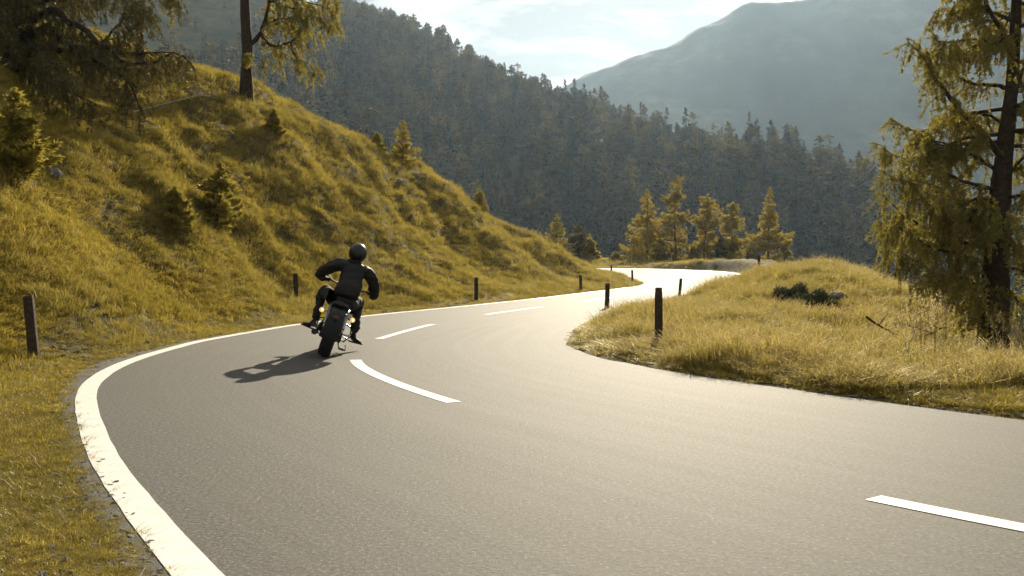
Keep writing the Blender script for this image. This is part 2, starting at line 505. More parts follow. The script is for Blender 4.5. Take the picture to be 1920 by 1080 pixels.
# lay-by and rim with the larches
for x, y, z in ((16.5, 58, .35), (19, 62, .45), (20.5, 66, .58), (22.5, 74, .8), (22, 84, 1.1), (20, 92, 1.1), (12, 95, 1.1), (5, 97, 1.05), (20, 106, 1.15), (12, 110, 1.15), (4, 112, 1.15), (28, 106, .8), (26, 68, -1.6), (30, 72, -4), (28, 80, -.8), (22, 56, -1.5), (25, 61, -2.2), (30, 62, -5.5), (-8, 97, 1.1), (-20, 97, 1.3), (27, 56, -4.5),
                (33, 95, -2.5), (15, 124, -6), (0, 124, -6), (-20, 118, -5), (38, 78, -6), (38, 64, -5), (44, 104, -14), (10, 140, -18), (-30, 125, -18), (60, 60, -22), (70, 110, -32), (50, 20, -22), (20, 150, -30), (-30, 150, -30), (60, 150, -36), (-60, 150, -22), (-60, 90, -5), (-60, 50, 6)): cz(x, y, z)
T1 = TPS(CT)

def ground_z(x, y, detail=True):
    z = T1(x, y)
    d, k = road_q(x, y)
    r = RS[k]
    edge = np.where(d > 0, d - r[..., 3], -d - r[..., 4])
    far = np.clip((edge - 0.3) / 2.5, 0, 1)
    if detail:
        lump = 0.26 * fbm(x / 2.6, y / 2.6, 3, 5) + 0.30 * fbm(x / 0.85, y / 0.85, 3, 9) + 0.22 * fbm(x / 6.5 + .3 * z, y / 6.5, 2, 3)
        # terraces made by grazing cattle
        terr = 0.10 * np.sin(z * 5.2 + 2.5 * fbm(x / 4, y / 4, 2, 21)) * np.clip(z - 1, 0, 1)
        z = z + far * (lump * np.clip(0.35 + np.abs(z) * .3, 0.35, 1.0) + terr)
        z = z + np.clip(edge / .5, 0, 1) * (1 - far) * 0.05 * (fbm(x / .35, y / .35, 2, 31) + .4)
    t = np.clip(edge / 1.3, 0, 1); t = t * t * (3 - 2 * t)
    zr = road_z(d, k)
    z = zr * (1 - t) + z * t
    m = np.clip((edge + 0.02) / 0.28, 0, 1)
    z = (zr - np.where(y < 42, 0.016, 0.07)) * (1 - m) + (z + 0.015) * m
    return z, edge, d, k

xs = np.concatenate([np.arange(-70, -24, 1.5), np.arange(-24, 24, 0.17), np.arange(24, 82, 1.5)])
ys = np.concatenate([np.arange(-14, 2, 0.8), np.concatenate([np.arange(2, 16, 0.12), np.arange(16, 72, 0.2)]), np.arange(72, 108, 0.6), np.arange(108, 182, 3)])
GX, GY = np.meshgrid(xs, ys)
GZ, GE, GD, GK = ground_z(GX, GY)
g_o = obj('ground', grid_mesh('ground', GX, GY, GZ, M_soil))
g_o['kind'] = 'structure'

def gz(x, y):
    """terrain height by bilinear lookup"""
    x = np.asarray(x, float); y = np.asarray(y, float)
    i = np.clip(np.searchsorted(xs, x) - 1, 0, len(xs) - 2); j = np.clip(np.searchsorted(ys, y) - 1, 0, len(ys) - 2)
    u = np.clip((x - xs[i]) / (xs[i + 1] - xs[i]), 0, 1); v = np.clip((y - ys[j]) / (ys[j + 1] - ys[j]), 0, 1)
    return (GZ[j, i] * (1 - u) + GZ[j, i + 1] * u) * (1 - v) + (GZ[j + 1, i] * (1 - u) + GZ[j + 1, i + 1] * u) * v
def ge(x, y):
    i = np.clip(np.searchsorted(xs, x) - 1, 0, len(xs) - 2); j = np.clip(np.searchsorted(ys, y) - 1, 0, len(ys) - 2)
    return GE[j, i]
def gw(px, D):
    """ground point under photo column px at depth D"""
    x = (px - 960.0) / FPX * D
    return Vector((x, D, float(gz(x, D))))

# road sheet with uv
def strip(name, mat, offs, k0, k1, lift, zfn=None, uvs=True):
    ks = np.arange(k0, k1)
    r = RS[ks]; n = NL[ks]
    V = []
    U = []
    for f in offs:
        o = f(ks) if callable(f) else np.full(len(ks), float(f))
        p = r[:, :2] + n * o[:, None]
        z = road_z(o, ks) + lift
        V.append(np.column_stack([p, z])); U.append(np.column_stack([ARC[ks], o]))
    V = np.stack(V, 1); U = np.stack(U, 1)
    m, c = V.shape[:2]
    idx = np.arange(m * c).reshape(m, c)
    F = np.stack([idx[:-1, :-1].ravel(), idx[:-1, 1:].ravel(), idx[1:, 1:].ravel(), idx[1:, :-1].ravel()], 1)
    me = mesh_np(name, V.reshape(-1, 3), F, mat, True)
    if uvs:
        ul = me.uv_layers.new(name='UVMap')
        li = np.empty(len(me.loops), np.int32); me.loops.foreach_get('vertex_index', li)
        ul.data.foreach_set('uv', U.reshape(-1, 2)[li].astype(np.float32).ravel())
    return me
NST = len(RS)
def edgeL(ks): return RS[ks, 3] + 0.05 * fbm(ARC[ks] / 1.1, ARC[ks] * 0, 3, 4)
def edgeR(ks): return -(RS[ks, 4] + 0.05 * fbm(ARC[ks] / 0.9, ARC[ks] * 0 + 5, 3, 8))
fr = np.linspace(0, 1, 9)
me = strip('road', M_asph, [(lambda ks, a=a: edgeL(ks) * (1 - a) + edgeR(ks) * a) for a in fr], 0, NST, 0.0)
o = obj('road', me); o['kind'] = 'structure'
def near_station(x, y): return int(((RS[:, 0] - x) ** 2 + (RS[:, 1] - y) ** 2).argmin())
def mark(name, label, f0, f1, k0, k1):
    o = obj(name, strip(name, M_paint, [f0, f1], k0, k1, 0.004, uvs=False)); o['kind'] = 'structure'; return o
mark('edge_line', '', lambda ks: RS[ks, 2] + 0.092 + 0.006 * fbm(ARC[ks] / .12, ARC[ks] * 0, 2, 61), lambda ks: RS[ks, 2] - 0.092 + 0.006 * fbm(ARC[ks] / .12, ARC[ks] * 0, 2, 62), 0, near_station(8.7, 54))
mark('edge_line', '', lambda ks: -RS[ks, 4] + 0.55, lambda ks: -RS[ks, 4] + 0.37, near_station(10.5, 57), NST)
for (a, b_) in (((4.55, 2.7), (1.85, 5.30)), ((-.50, 9.05), (-2.04, 13.1)), ((-2.25, 16.8), (-1.67, 21.0)), ((-.65, 25.1), (.93, 29.9)), ((2.5, 34.6), (4.2, 39.6)), ((5.7, 44.2), (7.3, 48.8))):
    mark('centre_dash', '', 0.075, -0.075, near_station(*a), near_station(*b_) + 1)

# lay-by of gravel outside the hairpin
lx = np.linspace(0, 1, 14)
ks = np.arange(near_station(9.6, 55), near_station(12.5, 71))
rows = []
for i, k in enumerate(ks):
    wdt = 6.0 * math.sin(math.pi * i / (len(ks) - 1)) ** 0.6 + 0.3
    off = -(RS[k, 4] - 0.3 + lx * wdt)
    p = RS[k, :2] + NL[k] * off[:, None]
    z = gz(p[:, 0], p[:, 1])
    zz = RS[k, 6] + 0 * z - 0.012
    rows.append(np.column_stack([p, np.where(lx < 0.05, zz, np.maximum(z + 0.03, zz - 0.0 + 0.02 * lx))]))
R_ = np.array(rows)
o = obj('gravel_layby', grid_mesh('gravel_layby', R_[:, :, 0], R_[:, :, 1], R_[:, :, 2], M_gravel)); o['kind'] = 'structure'

# ------------------------------------------------------------------ far slopes
FT = []
def fp(px, py, D, dz=0):
    x, y, z = wp(px, py, D); FT.append((x, y, z + dz))
sky_pts = [(-700, -700, 820), (-200, -420, 800), (150, -250, 780), (400, -110, 760), (560, -40, 740), (640, -5, 720), (760, 36, 700), (860, 82, 670), (950, 118, 640), (1010, 142, 620), (1060, 172, 600), (1120, 192, 570), (1200, 204, 520), (1280, 212, 480),
           (1400, 228, 450), (1500, 248, 430), (1600, 282, 410), (1700, 306, 395), (1850, 352, 380), (2100, 450, 360), (2500, 560, 340)]
for q in sky_pts: fp(*q, dz=-21.0 - (7 if q[0] > 950 else 0))
for (px, py, D) in sky_pts: x, y, z = wp(px, py, D); FT.append((x * 1.12 + 5, y * 1.12 + 20, z - 42))
for (px, D, z) in ((-700, 200, 40), (-700, 450, 160), (-200, 200, 20), (-200, 400, 110), (300, 200, 0), (300, 320, 42), (300, 500, 110), (640, 220, -12), (640, 350, 38), (640, 520, 108), (900, 230, -22), (900, 340, 20), (900, 480, 74),
                   (1150, 220, -30), (1150, 320, 8), (1150, 430, 44), (1450, 220, -34), (1450, 300, -4), (1450, 380, 34), (1700, 200, -42), (1700, 280, -18), (1700, 340, 12), (2100, 200, -60), (2100, 300, -30), (2500, 250, -60), (960, 130, -60), (2200, 110, -85), (-500, 110, -15)):
    FT.append(((px - 960) / FPX * D, D, z))
T2 = TPS(FT)
fxs = np.linspace(-560, 520, 200); fys = np.linspace(120, 960, 160)
FX, FY = np.meshgrid(fxs, fys)
def far_z(x, y): return T2(x, y) + 6.0 * fbm(x / 60, y / 60, 4, 13)
FZ = far_z(FX, FY)
o = obj('forest_hillside', grid_mesh('forest_hillside', FX, FY, np.maximum(FZ, -95), M_fslope)); o['kind'] = 'structure'

MT = []
msky = [(300, 330, 1750), (700, 300, 1700), (950, 215, 1650), (1060, 163, 1600), (1150, 130, 1580), (1250, 86, 1550), (1350, 42, 1520), (1435, 2, 1500), (1470, 10, 1490), (1530, 12, 1480), (1600, -2, 1460), (1700, -38, 1440), (1850, -90, 1420), (2050, -130, 1400), (2300, -150, 1380), (2700, -200, 1350), (3300, -220, 1300)]
for q in msky: MT.append(wp(*q))
for (px, py, D) in msky: x, y, z = wp(px, py, D); MT.append((x * 1.3, y * 1.3, z * 0.55))
for px in (300, 700, 1060, 1500, 1900, 2400, 3000):
    for D, fz in ((900, 0.0), (1150, 0.33), (1330, 0.66)):
        zt = np.interp(px, [q[0] for q in msky], [(HOR - q[1]) / FPX * q[2] for q in msky])
        MT.append(((px - 960) / FPX * D, D, fz * zt - 30 * (1 - fz)))
    MT.append(((px - 960) / FPX * 700, 700, -95))
T3 = TPS(MT)
mxs = np.linspace(-900, 1900, 260); mys = np.linspace(720, 2300, 170)
MX, MY = np.meshgrid(mxs, mys)
MZ = T3(MX, MY) + 26 * fbm(MX / 170 + MY / 600, MY / 300, 6, 41, 0.55) - 26 * np.abs(fbm(MX / 120 + .2, MY / 420, 4, 55))
o = obj('mountain', grid_mesh('mountain', MX, MY, np.maximum(MZ, -96), M_mount)); o['kind'] = 'structure'

# valley floor so that no hole shows under the far slopes
V = np.array([(-1500, -300, -97), (2600, -300, -97), (2600, 2900, -97), (-1500, 2900, -97)], float)
o = obj('valley_floor', mesh_np('valley_floor', V, np.array([[0, 1, 2, 3]]), M_fslope)); o['kind'] = 'structure'

# haze
hz, nt, N, L, b = new_mat('haze')
N.remove(b)
pv = N.new('ShaderNodeVolumePrincipled')
pv.inputs['Color'].default_value = (0.54, 0.74, 1.0, 1)
pv.inputs['Density'].default_value = 0.000108
pv.inputs['Anisotropy'].default_value = 0.50
L.new(pv.outputs[0], N['Material Output'].inputs['Volume'])
hm = MB(); hm.box((450, 1150, 275), (2200, 1800, 375))
o = obj('haze', hm.mesh('haze', hz, False)); o['kind'] = 'stuff'

# ------------------------------------------------------------------ scatter helper (stuff only)
def scatter(name, P, rotv, scl, idx, variants, label):
    me = bpy.data.meshes.new(name)
    me.vertices.add(len(P)); me.vertices.foreach_set('co', np.ascontiguousarray(P, np.float32).ravel())
    a = me.attributes.new('rot', 'FLOAT_VECTOR', 'POINT'); a.data.foreach_set('vector', np.ascontiguousarray(rotv, np.float32).ravel())
    a = me.attributes.new('scl', 'FLOAT_VECTOR', 'POINT')
    if scl.ndim == 1: scl = np.stack([scl] * 3, 1)
    a.data.foreach_set('vector', np.ascontiguousarray(scl, np.float32).ravel())
    a = me.attributes.new('idx', 'INT', 'POINT'); a.data.foreach_set('value', np.ascontiguousarray(idx, np.int32))
    o = obj(name, me); o['kind'] = 'stuff'; o['label'] = label
    ng = bpy.data.node_groups.new(name + '_spread', 'GeometryNodeTree')
    ng.interface.new_socket('Geometry', in_out='INPUT', socket_type='NodeSocketGeometry')
    ng.interface.new_socket('Geometry', in_out='OUTPUT', socket_type='NodeSocketGeometry')
    gi = ng.nodes.new('NodeGroupInput'); go = ng.nodes.new('NodeGroupOutput')
    ip = ng.nodes.new('GeometryNodeInstanceOnPoints')
    jn = ng.nodes.new('GeometryNodeJoinGeometry')
    for vme in variants:
        vo = bpy.data.objects.new(vme.name, vme)
        oi = ng.nodes.new('GeometryNodeObjectInfo'); oi.inputs['Object'].default_value = vo
        oi.inputs['As Instance'].default_value = True
        ng.links.new(oi.outputs['Geometry'], jn.inputs[0])
    def att(n, t):
        q = ng.nodes.new('GeometryNodeInputNamedAttribute'); q.data_type = t; q.inputs['Name'].default_value = n
        return q.outputs['Attribute']
    ng.links.new(gi.outputs[0], ip.inputs['Points'])
    ng.links.new(jn.outputs[0], ip.inputs['Instance'])
    ip.inputs['Pick Instance'].default_value = True
    ng.links.new(att('idx', 'INT'), ip.inputs['Instance Index'])
    er = ng.nodes.new('FunctionNodeEulerToRotation')
    ng.links.new(att('rot', 'FLOAT_VECTOR'), er.inputs[0])
    ng.links.new(er.outputs[0], ip.inputs['Rotation'])
    ng.links.new(att('scl', 'FLOAT_VECTOR'), ip.inputs['Scale'])
    ng.links.new(ip.outputs[0], go.inputs[0])
    md = o.modifiers.new('spread', 'NODES'); md.node_group = ng
    return o

def two_mats(me, mats, midx):
    for m in mats: me.materials.append(m)
    me.polygons.foreach_set('material_index', np.ascontiguousarray(midx, np.int32))
    return me

def grass_clump(name, n, rad, h, w, seed, mats, lean=0.5, heads=0, pale=0, curl=1.0):
    """a tuft: n bent blades (2 quads-as-tris each), optional seed heads and pale dead leaves"""
    g = np.random.default_rng(seed)
    V = []; F = []; Mi = []
    def tri(a, b, c, m): 
        k = len(V); V.extend([a, b, c]); F.append((k, k + 1, k + 2)); Mi.append(m)
    for i in range(n):
        r = rad * math.sqrt(g.random()); a = g.random() * 6.283
        b0 = np.array([r * math.cos(a), r * math.sin(a), -0.02])
        az = a + g.normal() * 1.2; ln = lean * (0.3 + g.random()) ; hh = h * (0.45 + 0.75 * g.random())
        d = np.array([math.cos(az), math.sin(az), 0]); s = np.array([-d[1], d[0], 0]) * w * 0.5 * (0.7 + .6 * g.random())
        m1 = b0 + d * hh * ln * 0.35 + np.array([0, 0, hh * 0.6]); tip = b0 + d * hh * ln * (1.0 + .3 * curl) + np.array([0, 0, hh * (1 - 0.25 * ln * curl)])
        tri(b0 - s, b0 + s, m1 + s * .8, 0); tri(b0 - s, m1 + s * .8, m1 - s * .8, 0); tri(m1 - s * .8, m1 + s * .8, tip, 0)
        if i < heads:
            ax = (tip - m1); ax /= np.linalg.norm(ax); L_ = h * 0.28
            for q in range(9):
                p = tip - ax * L_ * (q / 9.0) ; v = g.normal(size=3); v[2] = abs(v[2]) * .5; v /= np.linalg.norm(v)
                u = np.cross(v, ax); u /= np.linalg.norm(u) + 1e-6
                tri(p - u * h * .008, p + u * h * .008, p + v * h * 0.035 + ax * h * .03, 1)
    for i in range(pale):
        r = rad * 1.2 * math.sqrt(g.random()); a = g.random() * 6.283
        p = np.array([r * math.cos(a), r * math.sin(a), h * (0.1 + 0.7 * g.random())]); v = g.normal(size=3); v /= np.linalg.norm(v)
        u = np.cross(v, g.normal(size=3)); u /= np.linalg.norm(u)
        q = h * .07
        tri(p - u * q * .5, p + u * q * .5, p + v * q, 2)
    me = mesh_np(name, np.array(V), np.array(F))
    return two_mats(me, mats, Mi)

SM = [M_grass, M_seed, M_pale]; TM = [M_tall, M_seed, M_pale]
v_short = [grass_clump('short_grass_tuft', 46, 0.10, 0.085, 0.0050, 100 + i, SM, 0.9, 0, (0, 1, 0, 2)[i]) for i in range(4)]
v_mid = [grass_clump('meadow_tuft', 44, 0.17, 0.165, 0.0085, 200 + i, SM, 0.8, 2, (0, 1, 2, 0, 3)[i]) for i in range(5)]
v_tall = [grass_clump('tall_grass_tuft', 30, 0.13, 0.34, 0.0085, 300 + i, TM, 0.5, 12, i, 1.0) for i in range(4)]

def sample(n, dmin, dmax, th=(-0.60, 0.60), seed=1):
    g = np.random.default_rng(seed)
    D = np.exp(g.uniform(math.log(dmin), math.log(dmax), n)); t = g.uniform(th[0], th[1], n)
    return np.tan(t) * D, D, g

# short and meadow grass over everything that is not road
def lay(name, n, dmin, dmax, variants, s0, label, seed, keep=None, smax=None, zoff=0.0, pw=0.55, th=(-0.60, 0.60)):
    x, y, g = sample(n, dmin, dmax, th, seed)
    e = ge(x, y); z = gz(x, y)
    ok = (e > -0.03 + 0.12 * vnoise(x / .22, y / .22, 91)) & (((x - 7.35) / .85) ** 2 + ((y - 24.4) / 2.3) ** 2 > 1)
    lay_ok = ok
    if keep is not None: lay_ok = lay_ok & keep(x, y, z, e, g)
    x, y, z, e = x[lay_ok], y[lay_ok], z[lay_ok], e[lay_ok]
    n = len(x)
    # height patches
    hv = 0.8 + 0.6 * fbm(x / 1.7, y / 1.7, 3, 77) + 0.4 * fbm(x / .5, y / .5, 2, 78)
    hv = np.clip(hv, 0.3, 1.6) * (0.40 + 0.60 * np.clip(e / 0.7, 0, 1))
    s = s0 * (y / 12.0) ** pw * g.uniform(0.75, 1.3, n)
    sc = np.stack([s, s, s * hv], 1)
    # lean with the slope
    h = 0.4
    gx = (gz(x + h, y) - gz(x - h, y)) / (2 * h); gy = (gz(x, y + h) - gz(x, y - h)) / (2 * h)
    rx = np.arctan(gy) * 0.45 + g.normal(0, .12, n); ry = -np.arctan(gx) * 0.45 + g.normal(0, .12, n)
    rot = np.stack([rx, ry, g.uniform(0, 6.283, n)], 1)
    return scatter(name, np.stack([x, y, z + zoff], 1), rot, sc, g.integers(0, len(variants), n), variants, label)

on_layby = lambda x, y: (y > 57) & (x > 13) & (x < 27) & (y < 80)
lay('short_grass', 95000, 3.2, 70, v_short, 0.95, 'short golden grass on the road verge', 11, keep=lambda x, y, z, e, g: ((x < 0) | (e < 1.2) | (y < 9)) & ((y < 30) | (e < 1.3)), pw=0.35, th=(-.60, .60))
lay('meadow_grass', 250000, 6.5, 115, v_mid, 0.68, 'dry golden meadow grass over the banks', 12,
    keep=lambda x, y, z, e, g: (((x > 0) & (e > .15)) | (e > 1.0 + 0.4 * g.random(len(x)))) & ~on_layby(x, y) & (g.random(len(x)) < 0.2 + 1.15 * vnoise(x / .9, y / .9, 5)), pw=0.42)
lay('tall_grass', 26000, 9.5, 70, v_tall, 1.0, 'tall seeding grass beside the inner road edge', 13,
    keep=lambda x, y, z, e, g: (x > 0.5) & (e > 0.25) & ~on_layby(x, y) & (g.random(len(x)) < 0.25 + 1.1 * (vnoise(x / 2.3, y / 2.3, 8) > .5)), pw=0.08, th=(0.0, 0.60))
lay('hill_tall_grass', 16000, 14, 70, v_tall, 0.62, 'sparse tall stems on the hill face', 14,
    keep=lambda x, y, z, e, g: (x < 6) & (e > 1.2) & (g.random(len(x)) < 0.9 * (vnoise(x / 2.0, y / 2.0, 18) > .45)), pw=0.15, th=(-0.60, 0.15))

# loose stones on the slope and along the pavement edge
def stone_me(name, seed):
    g = np.random.default_rng(seed)
    bm = bmesh.new(); bmesh.ops.create_icosphere(bm, subdivisions=1, radius=1.0)
    for v in bm.verts:
        v.co *= 0.7 + 0.5 * g.random(); v.co.z *= 0.55
    me = bpy.data.meshes.new(name); bm.to_mesh(me); bm.free(); me.materials.append(M_rock); return me
stones = [stone_me('small_stone', i) for i in range(4)]
x, y, g = sample(60000, 3, 75, (-0.6, 0.6), 51)
e = ge(x, y); z = gz(x, y)
pr = 0.22 * (vnoise(x / 1.8, y / 1.8, 33) > .6) + 0.85 * (np.abs(e - 0.02) < 0.15)
ok = (e > -0.05) & (g.random(len(x)) < pr) & (z < 9)
x, y, z, e = x[ok], y[ok], z[ok], e[ok]
sz = np.where(e < 0.3, g.uniform(.006, .028, len(x)), g.uniform(.02, .10, len(x)) * (y / 40) ** .5)
scatter('loose_stones', np.stack([x, y, z + sz * .4], 1), np.stack([g.normal(0, .3, len(x)), g.normal(0, .3, len(x)), g.uniform(0, 6.28, len(x))], 1), sz, g.integers(0, 4, len(x)), stones, 'small pale stones strewn along the verge and slope')

# dry straws lying beside the near pavement edge
x, y, g = sample(9000, 3.2, 13, (-0.6, 0.6), 61)
e = ge(x, y); z = gz(x, y); ok = (e > 0.07) & (e < 0.8) & (g.random(len(x)) < .08)
x, y, z = x[ok], y[ok], z[ok]
st = MB(); st.tube([(-.09, 0, 0), (-.02, .01, .006), (.04, -.004, .01), (.11, .012, .002)], [.0016, .0018, .0016, .0008], 4)
straw = st.mesh('dry_straw', M_pale)
scatter('dry_straws', np.stack([x, y, z + .03], 1), np.stack([g.normal(0, .25, len(x)), g.normal(0, .35, len(x)), g.uniform(0, 6.28, len(x))], 1), g.uniform(.4, 1.3, len(x)), np.zeros(len(x)), [straw], 'bleached straws lying along the pavement edge')

# ------------------------------------------------------------------ trees
def leaf_tris(P, size, g, elong=2.2, axis=None, jitter=1.0):
    """one slim triangle per point"""
    n = len(P)
    v = g.normal(size=(n, 3))
    if axis is not None: v = axis + v * jitter * 0.45
    v /= np.linalg.norm(v, axis=1)[:, None] + 1e-9
    u = np.cross(v, g.normal(size=(n, 3))); u /= np.linalg.norm(u, axis=1)[:, None] + 1e-9
    s = np.asarray(size).reshape(-1, 1)
    V = np.empty((n, 3, 3)); V[:, 0] = P - u * s * 0.5; V[:, 1] = P + u * s * 0.5; V[:, 2] = P + v * s * elong
    return V.reshape(-1, 3), np.arange(n * 3).reshape(n, 3)

def conifer(name, H, R, seed, n_br=60, n_leaf=2500, leaf=0.12, mat=None, z0=0.08, shape='cone', irr=0.25, droop=0.25, up=0.0, trunk_r=0.1, hang=0.2, lean=0.0, gaps=0.0, elong=2.0):
    """returns (trunk mesh, crown mesh)"""
    g = np.random.default_rng(seed)
    t = np.linspace(0, 1, 9)
    bend = np.stack([np.cumsum(g.normal(0, 0.012, 9)) * H * 0.7 + lean * t ** 2 * H, np.cumsum(g.normal(0, 0.010, 9)) * H * 0.6, t * H], 1); bend[0] = 0
    def axis(h): return np.stack([np.interp(h, t, bend[:, 0]), np.interp(h, t, bend[:, 1]), np.interp(h, t, bend[:, 2])], -1)
    tm = MB(); tm.tube([tuple(p) for p in bend], [trunk_r * (1 - .93 * q) * (1.35 if q == 0 else 1) for q in t], 7)
    bh = z0 + (1 - z0) * np.sort(g.random(n_br) ** 0.9)
    az = np.arange(n_br) * 2.399 + g.normal(0, .35, n_br)
    if shape == 'cone': prof = R * (1 - bh) ** 0.85 * np.clip((bh - z0) * 9 + .55, 0, 1)
    elif shape == 'spire': prof = R * (1 - bh) ** 1.0 * 0.9 + R * .04
    else: prof = R * np.sqrt(np.clip(1 - ((bh - .45) / .60) ** 2, 0.02, 1)) * (0.55 + .45 * (1 - bh))     # rounded larch
    bl = prof * np.clip(1 + g.normal(0, irr, n_br), .3, 1.7)
    if gaps: bl *= np.where(g.random(n_br) < gaps, 0.45, 1.0)
    w = bl ** 1.3 / (bl ** 1.3).sum()
    bi = g.choice(n_br, n_leaf, p=w)
    s = g.random(n_leaf) ** 0.65
    L_ = bl[bi]; A = az[bi]
    d = np.stack([np.cos(A), np.sin(A), np.zeros(n_leaf)], 1); q = np.stack([-np.sin(A), np.cos(A), np.zeros(n_leaf)], 1)
    lat = g.normal(0, 1, n_leaf) * 0.20 * L_ * (1.12 - s) 
    zz = -droop * L_ * s + (up + droop * .5) * L_ * s ** 2.5 - np.abs(g.normal(0, 1, n_leaf)) * hang * (0.3 + 0.7 * s) * np.minimum(L_, R * .6)
    P = axis(bh[bi]) + d * (L_ * s)[:, None] + q * lat[:, None]; P[:, 2] += zz
    axd = d * 0.8 + q * np.sign(lat)[:, None] * 0.5 - np.array([0, 0, .5]) * (hang > .15)
    V, F = leaf_tris(P, leaf * g.uniform(.6, 1.4, n_leaf), g, elong, axd)
    # top leader
    k = max(10, n_leaf // 60); tp = axis(1 - g.random(k) * .08); V2, F2 = leaf_tris(tp + g.normal(0, .02 * R, (k, 3)), np.full(k, leaf * .8), g, 2.2, np.tile([0, 0, 1.0], (k, 1)))
    V = np.vstack([V, V2]); F = np.vstack([F, F2 + len(V) - len(V2)])
    for b in range(0, n_br, 1 if n_br < 90 else 2):
        a0 = axis(bh[b]); dd = np.array([math.cos(az[b]), math.sin(az[b]), 0])
        pts = [tuple(a0 + dd * bl[b] * u + np.array([0, 0, -droop * bl[b] * u + (up + droop * .5) * bl[b] * u ** 2.5])) for u in (0, .35, .7, 0.95)]
        r0 = trunk_r * (1 - bh[b]) * .28 + .006
        tm.tube(pts, [r0, r0 * .7, r0 * .4, r0 * .15], 4, False)
    return tm.mesh(name + '_wood', M_bark), mesh_np(name + '_crown', V, F, mat)

def plant_tree(name, meshes, loc, rz, s, label, cat, group=None, sz=None):
    e = empty(name, loc, label, cat, group, (0, 0, rz)); e.scale = (s, s, sz or s)
    obj('trunk', meshes[0], e); obj('crown', meshes[1], e)
    return e

# larches behind the hairpin ---------------------------------------------------------
mid_specs = [  # px, D, height px, seed, shape, radius px, label
 (1214, 106, 136, 1, 'cone', 36, 'bushy pointed larch, first of the row behind the hairpin bend', .10, 0.0),
 (1268, 107, 164, 2, 'round', 27, 'tallest larch in the row behind the hairpin, with a bare dark stem', .25, .02),
 (1318, 108, 136, 3, 'round', 27, 'crooked larch with a leaning stem in the middle of the row behind the hairpin', .3, -.03),
 (1374, 108, 122, 4, 'round', 28, 'flat topped loose larch between the crooked one and the pointed one', .3, 0.02),
 (1440, 104, 142, 5, 'cone', 34, 'slim pointed larch at the far end of the row, by the gravel lay-by', .15, .01)]
for (px, D, hp, sd, shp, rp, lab, gp, ln) in mid_specs:
    H = hp / FPX * D; R_m = rp / FPX * D
    ms = conifer('row_larch', H * 1.03, R_m * 1.22, 900 + sd, 95, 8500, 0.12, M_larch, 0.06, shp, .34, .12, .25, 0.13, .20, ln, gp, 2.0)
    p = gw(px, D); plant_tree('larch_tree', ms, p - Vector((0, 0, .1)), sd * 1.3, 1, lab, 'tree', 'larches behind the hairpin bend')
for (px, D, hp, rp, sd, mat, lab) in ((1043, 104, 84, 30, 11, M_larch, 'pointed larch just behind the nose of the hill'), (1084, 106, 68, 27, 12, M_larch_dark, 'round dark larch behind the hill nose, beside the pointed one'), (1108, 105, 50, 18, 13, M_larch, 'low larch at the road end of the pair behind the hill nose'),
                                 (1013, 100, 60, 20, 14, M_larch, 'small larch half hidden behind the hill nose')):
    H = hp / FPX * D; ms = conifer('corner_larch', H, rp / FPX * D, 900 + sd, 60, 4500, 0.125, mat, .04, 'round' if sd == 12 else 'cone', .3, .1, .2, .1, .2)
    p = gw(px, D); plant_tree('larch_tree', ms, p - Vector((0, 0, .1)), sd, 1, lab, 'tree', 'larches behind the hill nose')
for (px, D, hp, rp, sd, lab) in ((1155, 102, 20, 16, 21, 'low shrub on the far rim between the larch groups'), (1238, 106, 50, 22, 22, 'young larch filling the gap under the first two tall larches'), (1350, 107, 62, 15, 23, 'dark narrow spruce between the larches of the row'),
                                 (1408, 103, 38, 20, 24, 'low bushy larch in front of the row by the lay-by'), (1300, 107, 44, 20, 25, 'young larch at the foot of the crooked larch'), (1535, 62, 25, 12, 26, 'tiny conifer on the rim beyond the mound'), (1190, 107, 60, 22, 27, 'short larch at the left end of the row behind the hairpin'), (1470, 104, 60, 18, 28, 'young larch beside the slim pointed one at the end of the row')):
    H = hp / FPX * D; ms = conifer('rim_shrub', H, rp / FPX * D, 900 + sd, 50, 3000, 0.12, M_spruce if sd == 23 else M_young, .02, 'cone', .3, .1, .1, .05, .12)
    p = gw(px, D); plant_tree('young_tree', ms, p - Vector((0, 0, .08)), sd, 1, lab, 'young tree', 'young trees on the far rim')

# young conifers on the hill -----------------------------------------------------------
hill_specs = [
 (755, 46.0, 84, 34, 31, M_larch, 'golden young conifer on the hill skyline, tallest of the two there'), (706, 44.5, 38, 19, 32, M_young, 'small bushy conifer on the skyline just beside the tallest golden one'),
 (898, 54.5, 48, 17, 33, M_young, 'small thin conifer low on the hill skyline'), (514, 33, 50, 20, 34, M_young, 'narrow young conifer on the upper hill below the big stem'),
 (404, 25.5, 118, 60, 35, M_young, 'broad bushy conifer in the middle of the hill face'), (327, 22.5, 80, 44, 36, M_young, 'low sprawling conifer beside the broad bushy one on the hill'),
 (24, 17.0, 165, 80, 37, M_young, 'big dark bushy conifer on the near hump at the hill corner')]
for (px, D, hp, rp, sd, mat, lab) in hill_specs:
    H = hp / FPX * D; Rr = rp / FPX * D
    ms = conifer('hill_conifer', H, Rr, 800 + sd, 75 if sd != 37 else 110, 3800 if rp < 40 else 7500, 0.045 if rp < 40 else .045, mat, .02, 'cone', .22, .10, .25, .03 + H * .01, .07, 0, .1, 2.6)
    p = gw(px, D); plant_tree('young_conifer', ms, p - Vector((0, 0, .05)), sd, 1, lab, 'young conifer', 'young conifers on the hill')

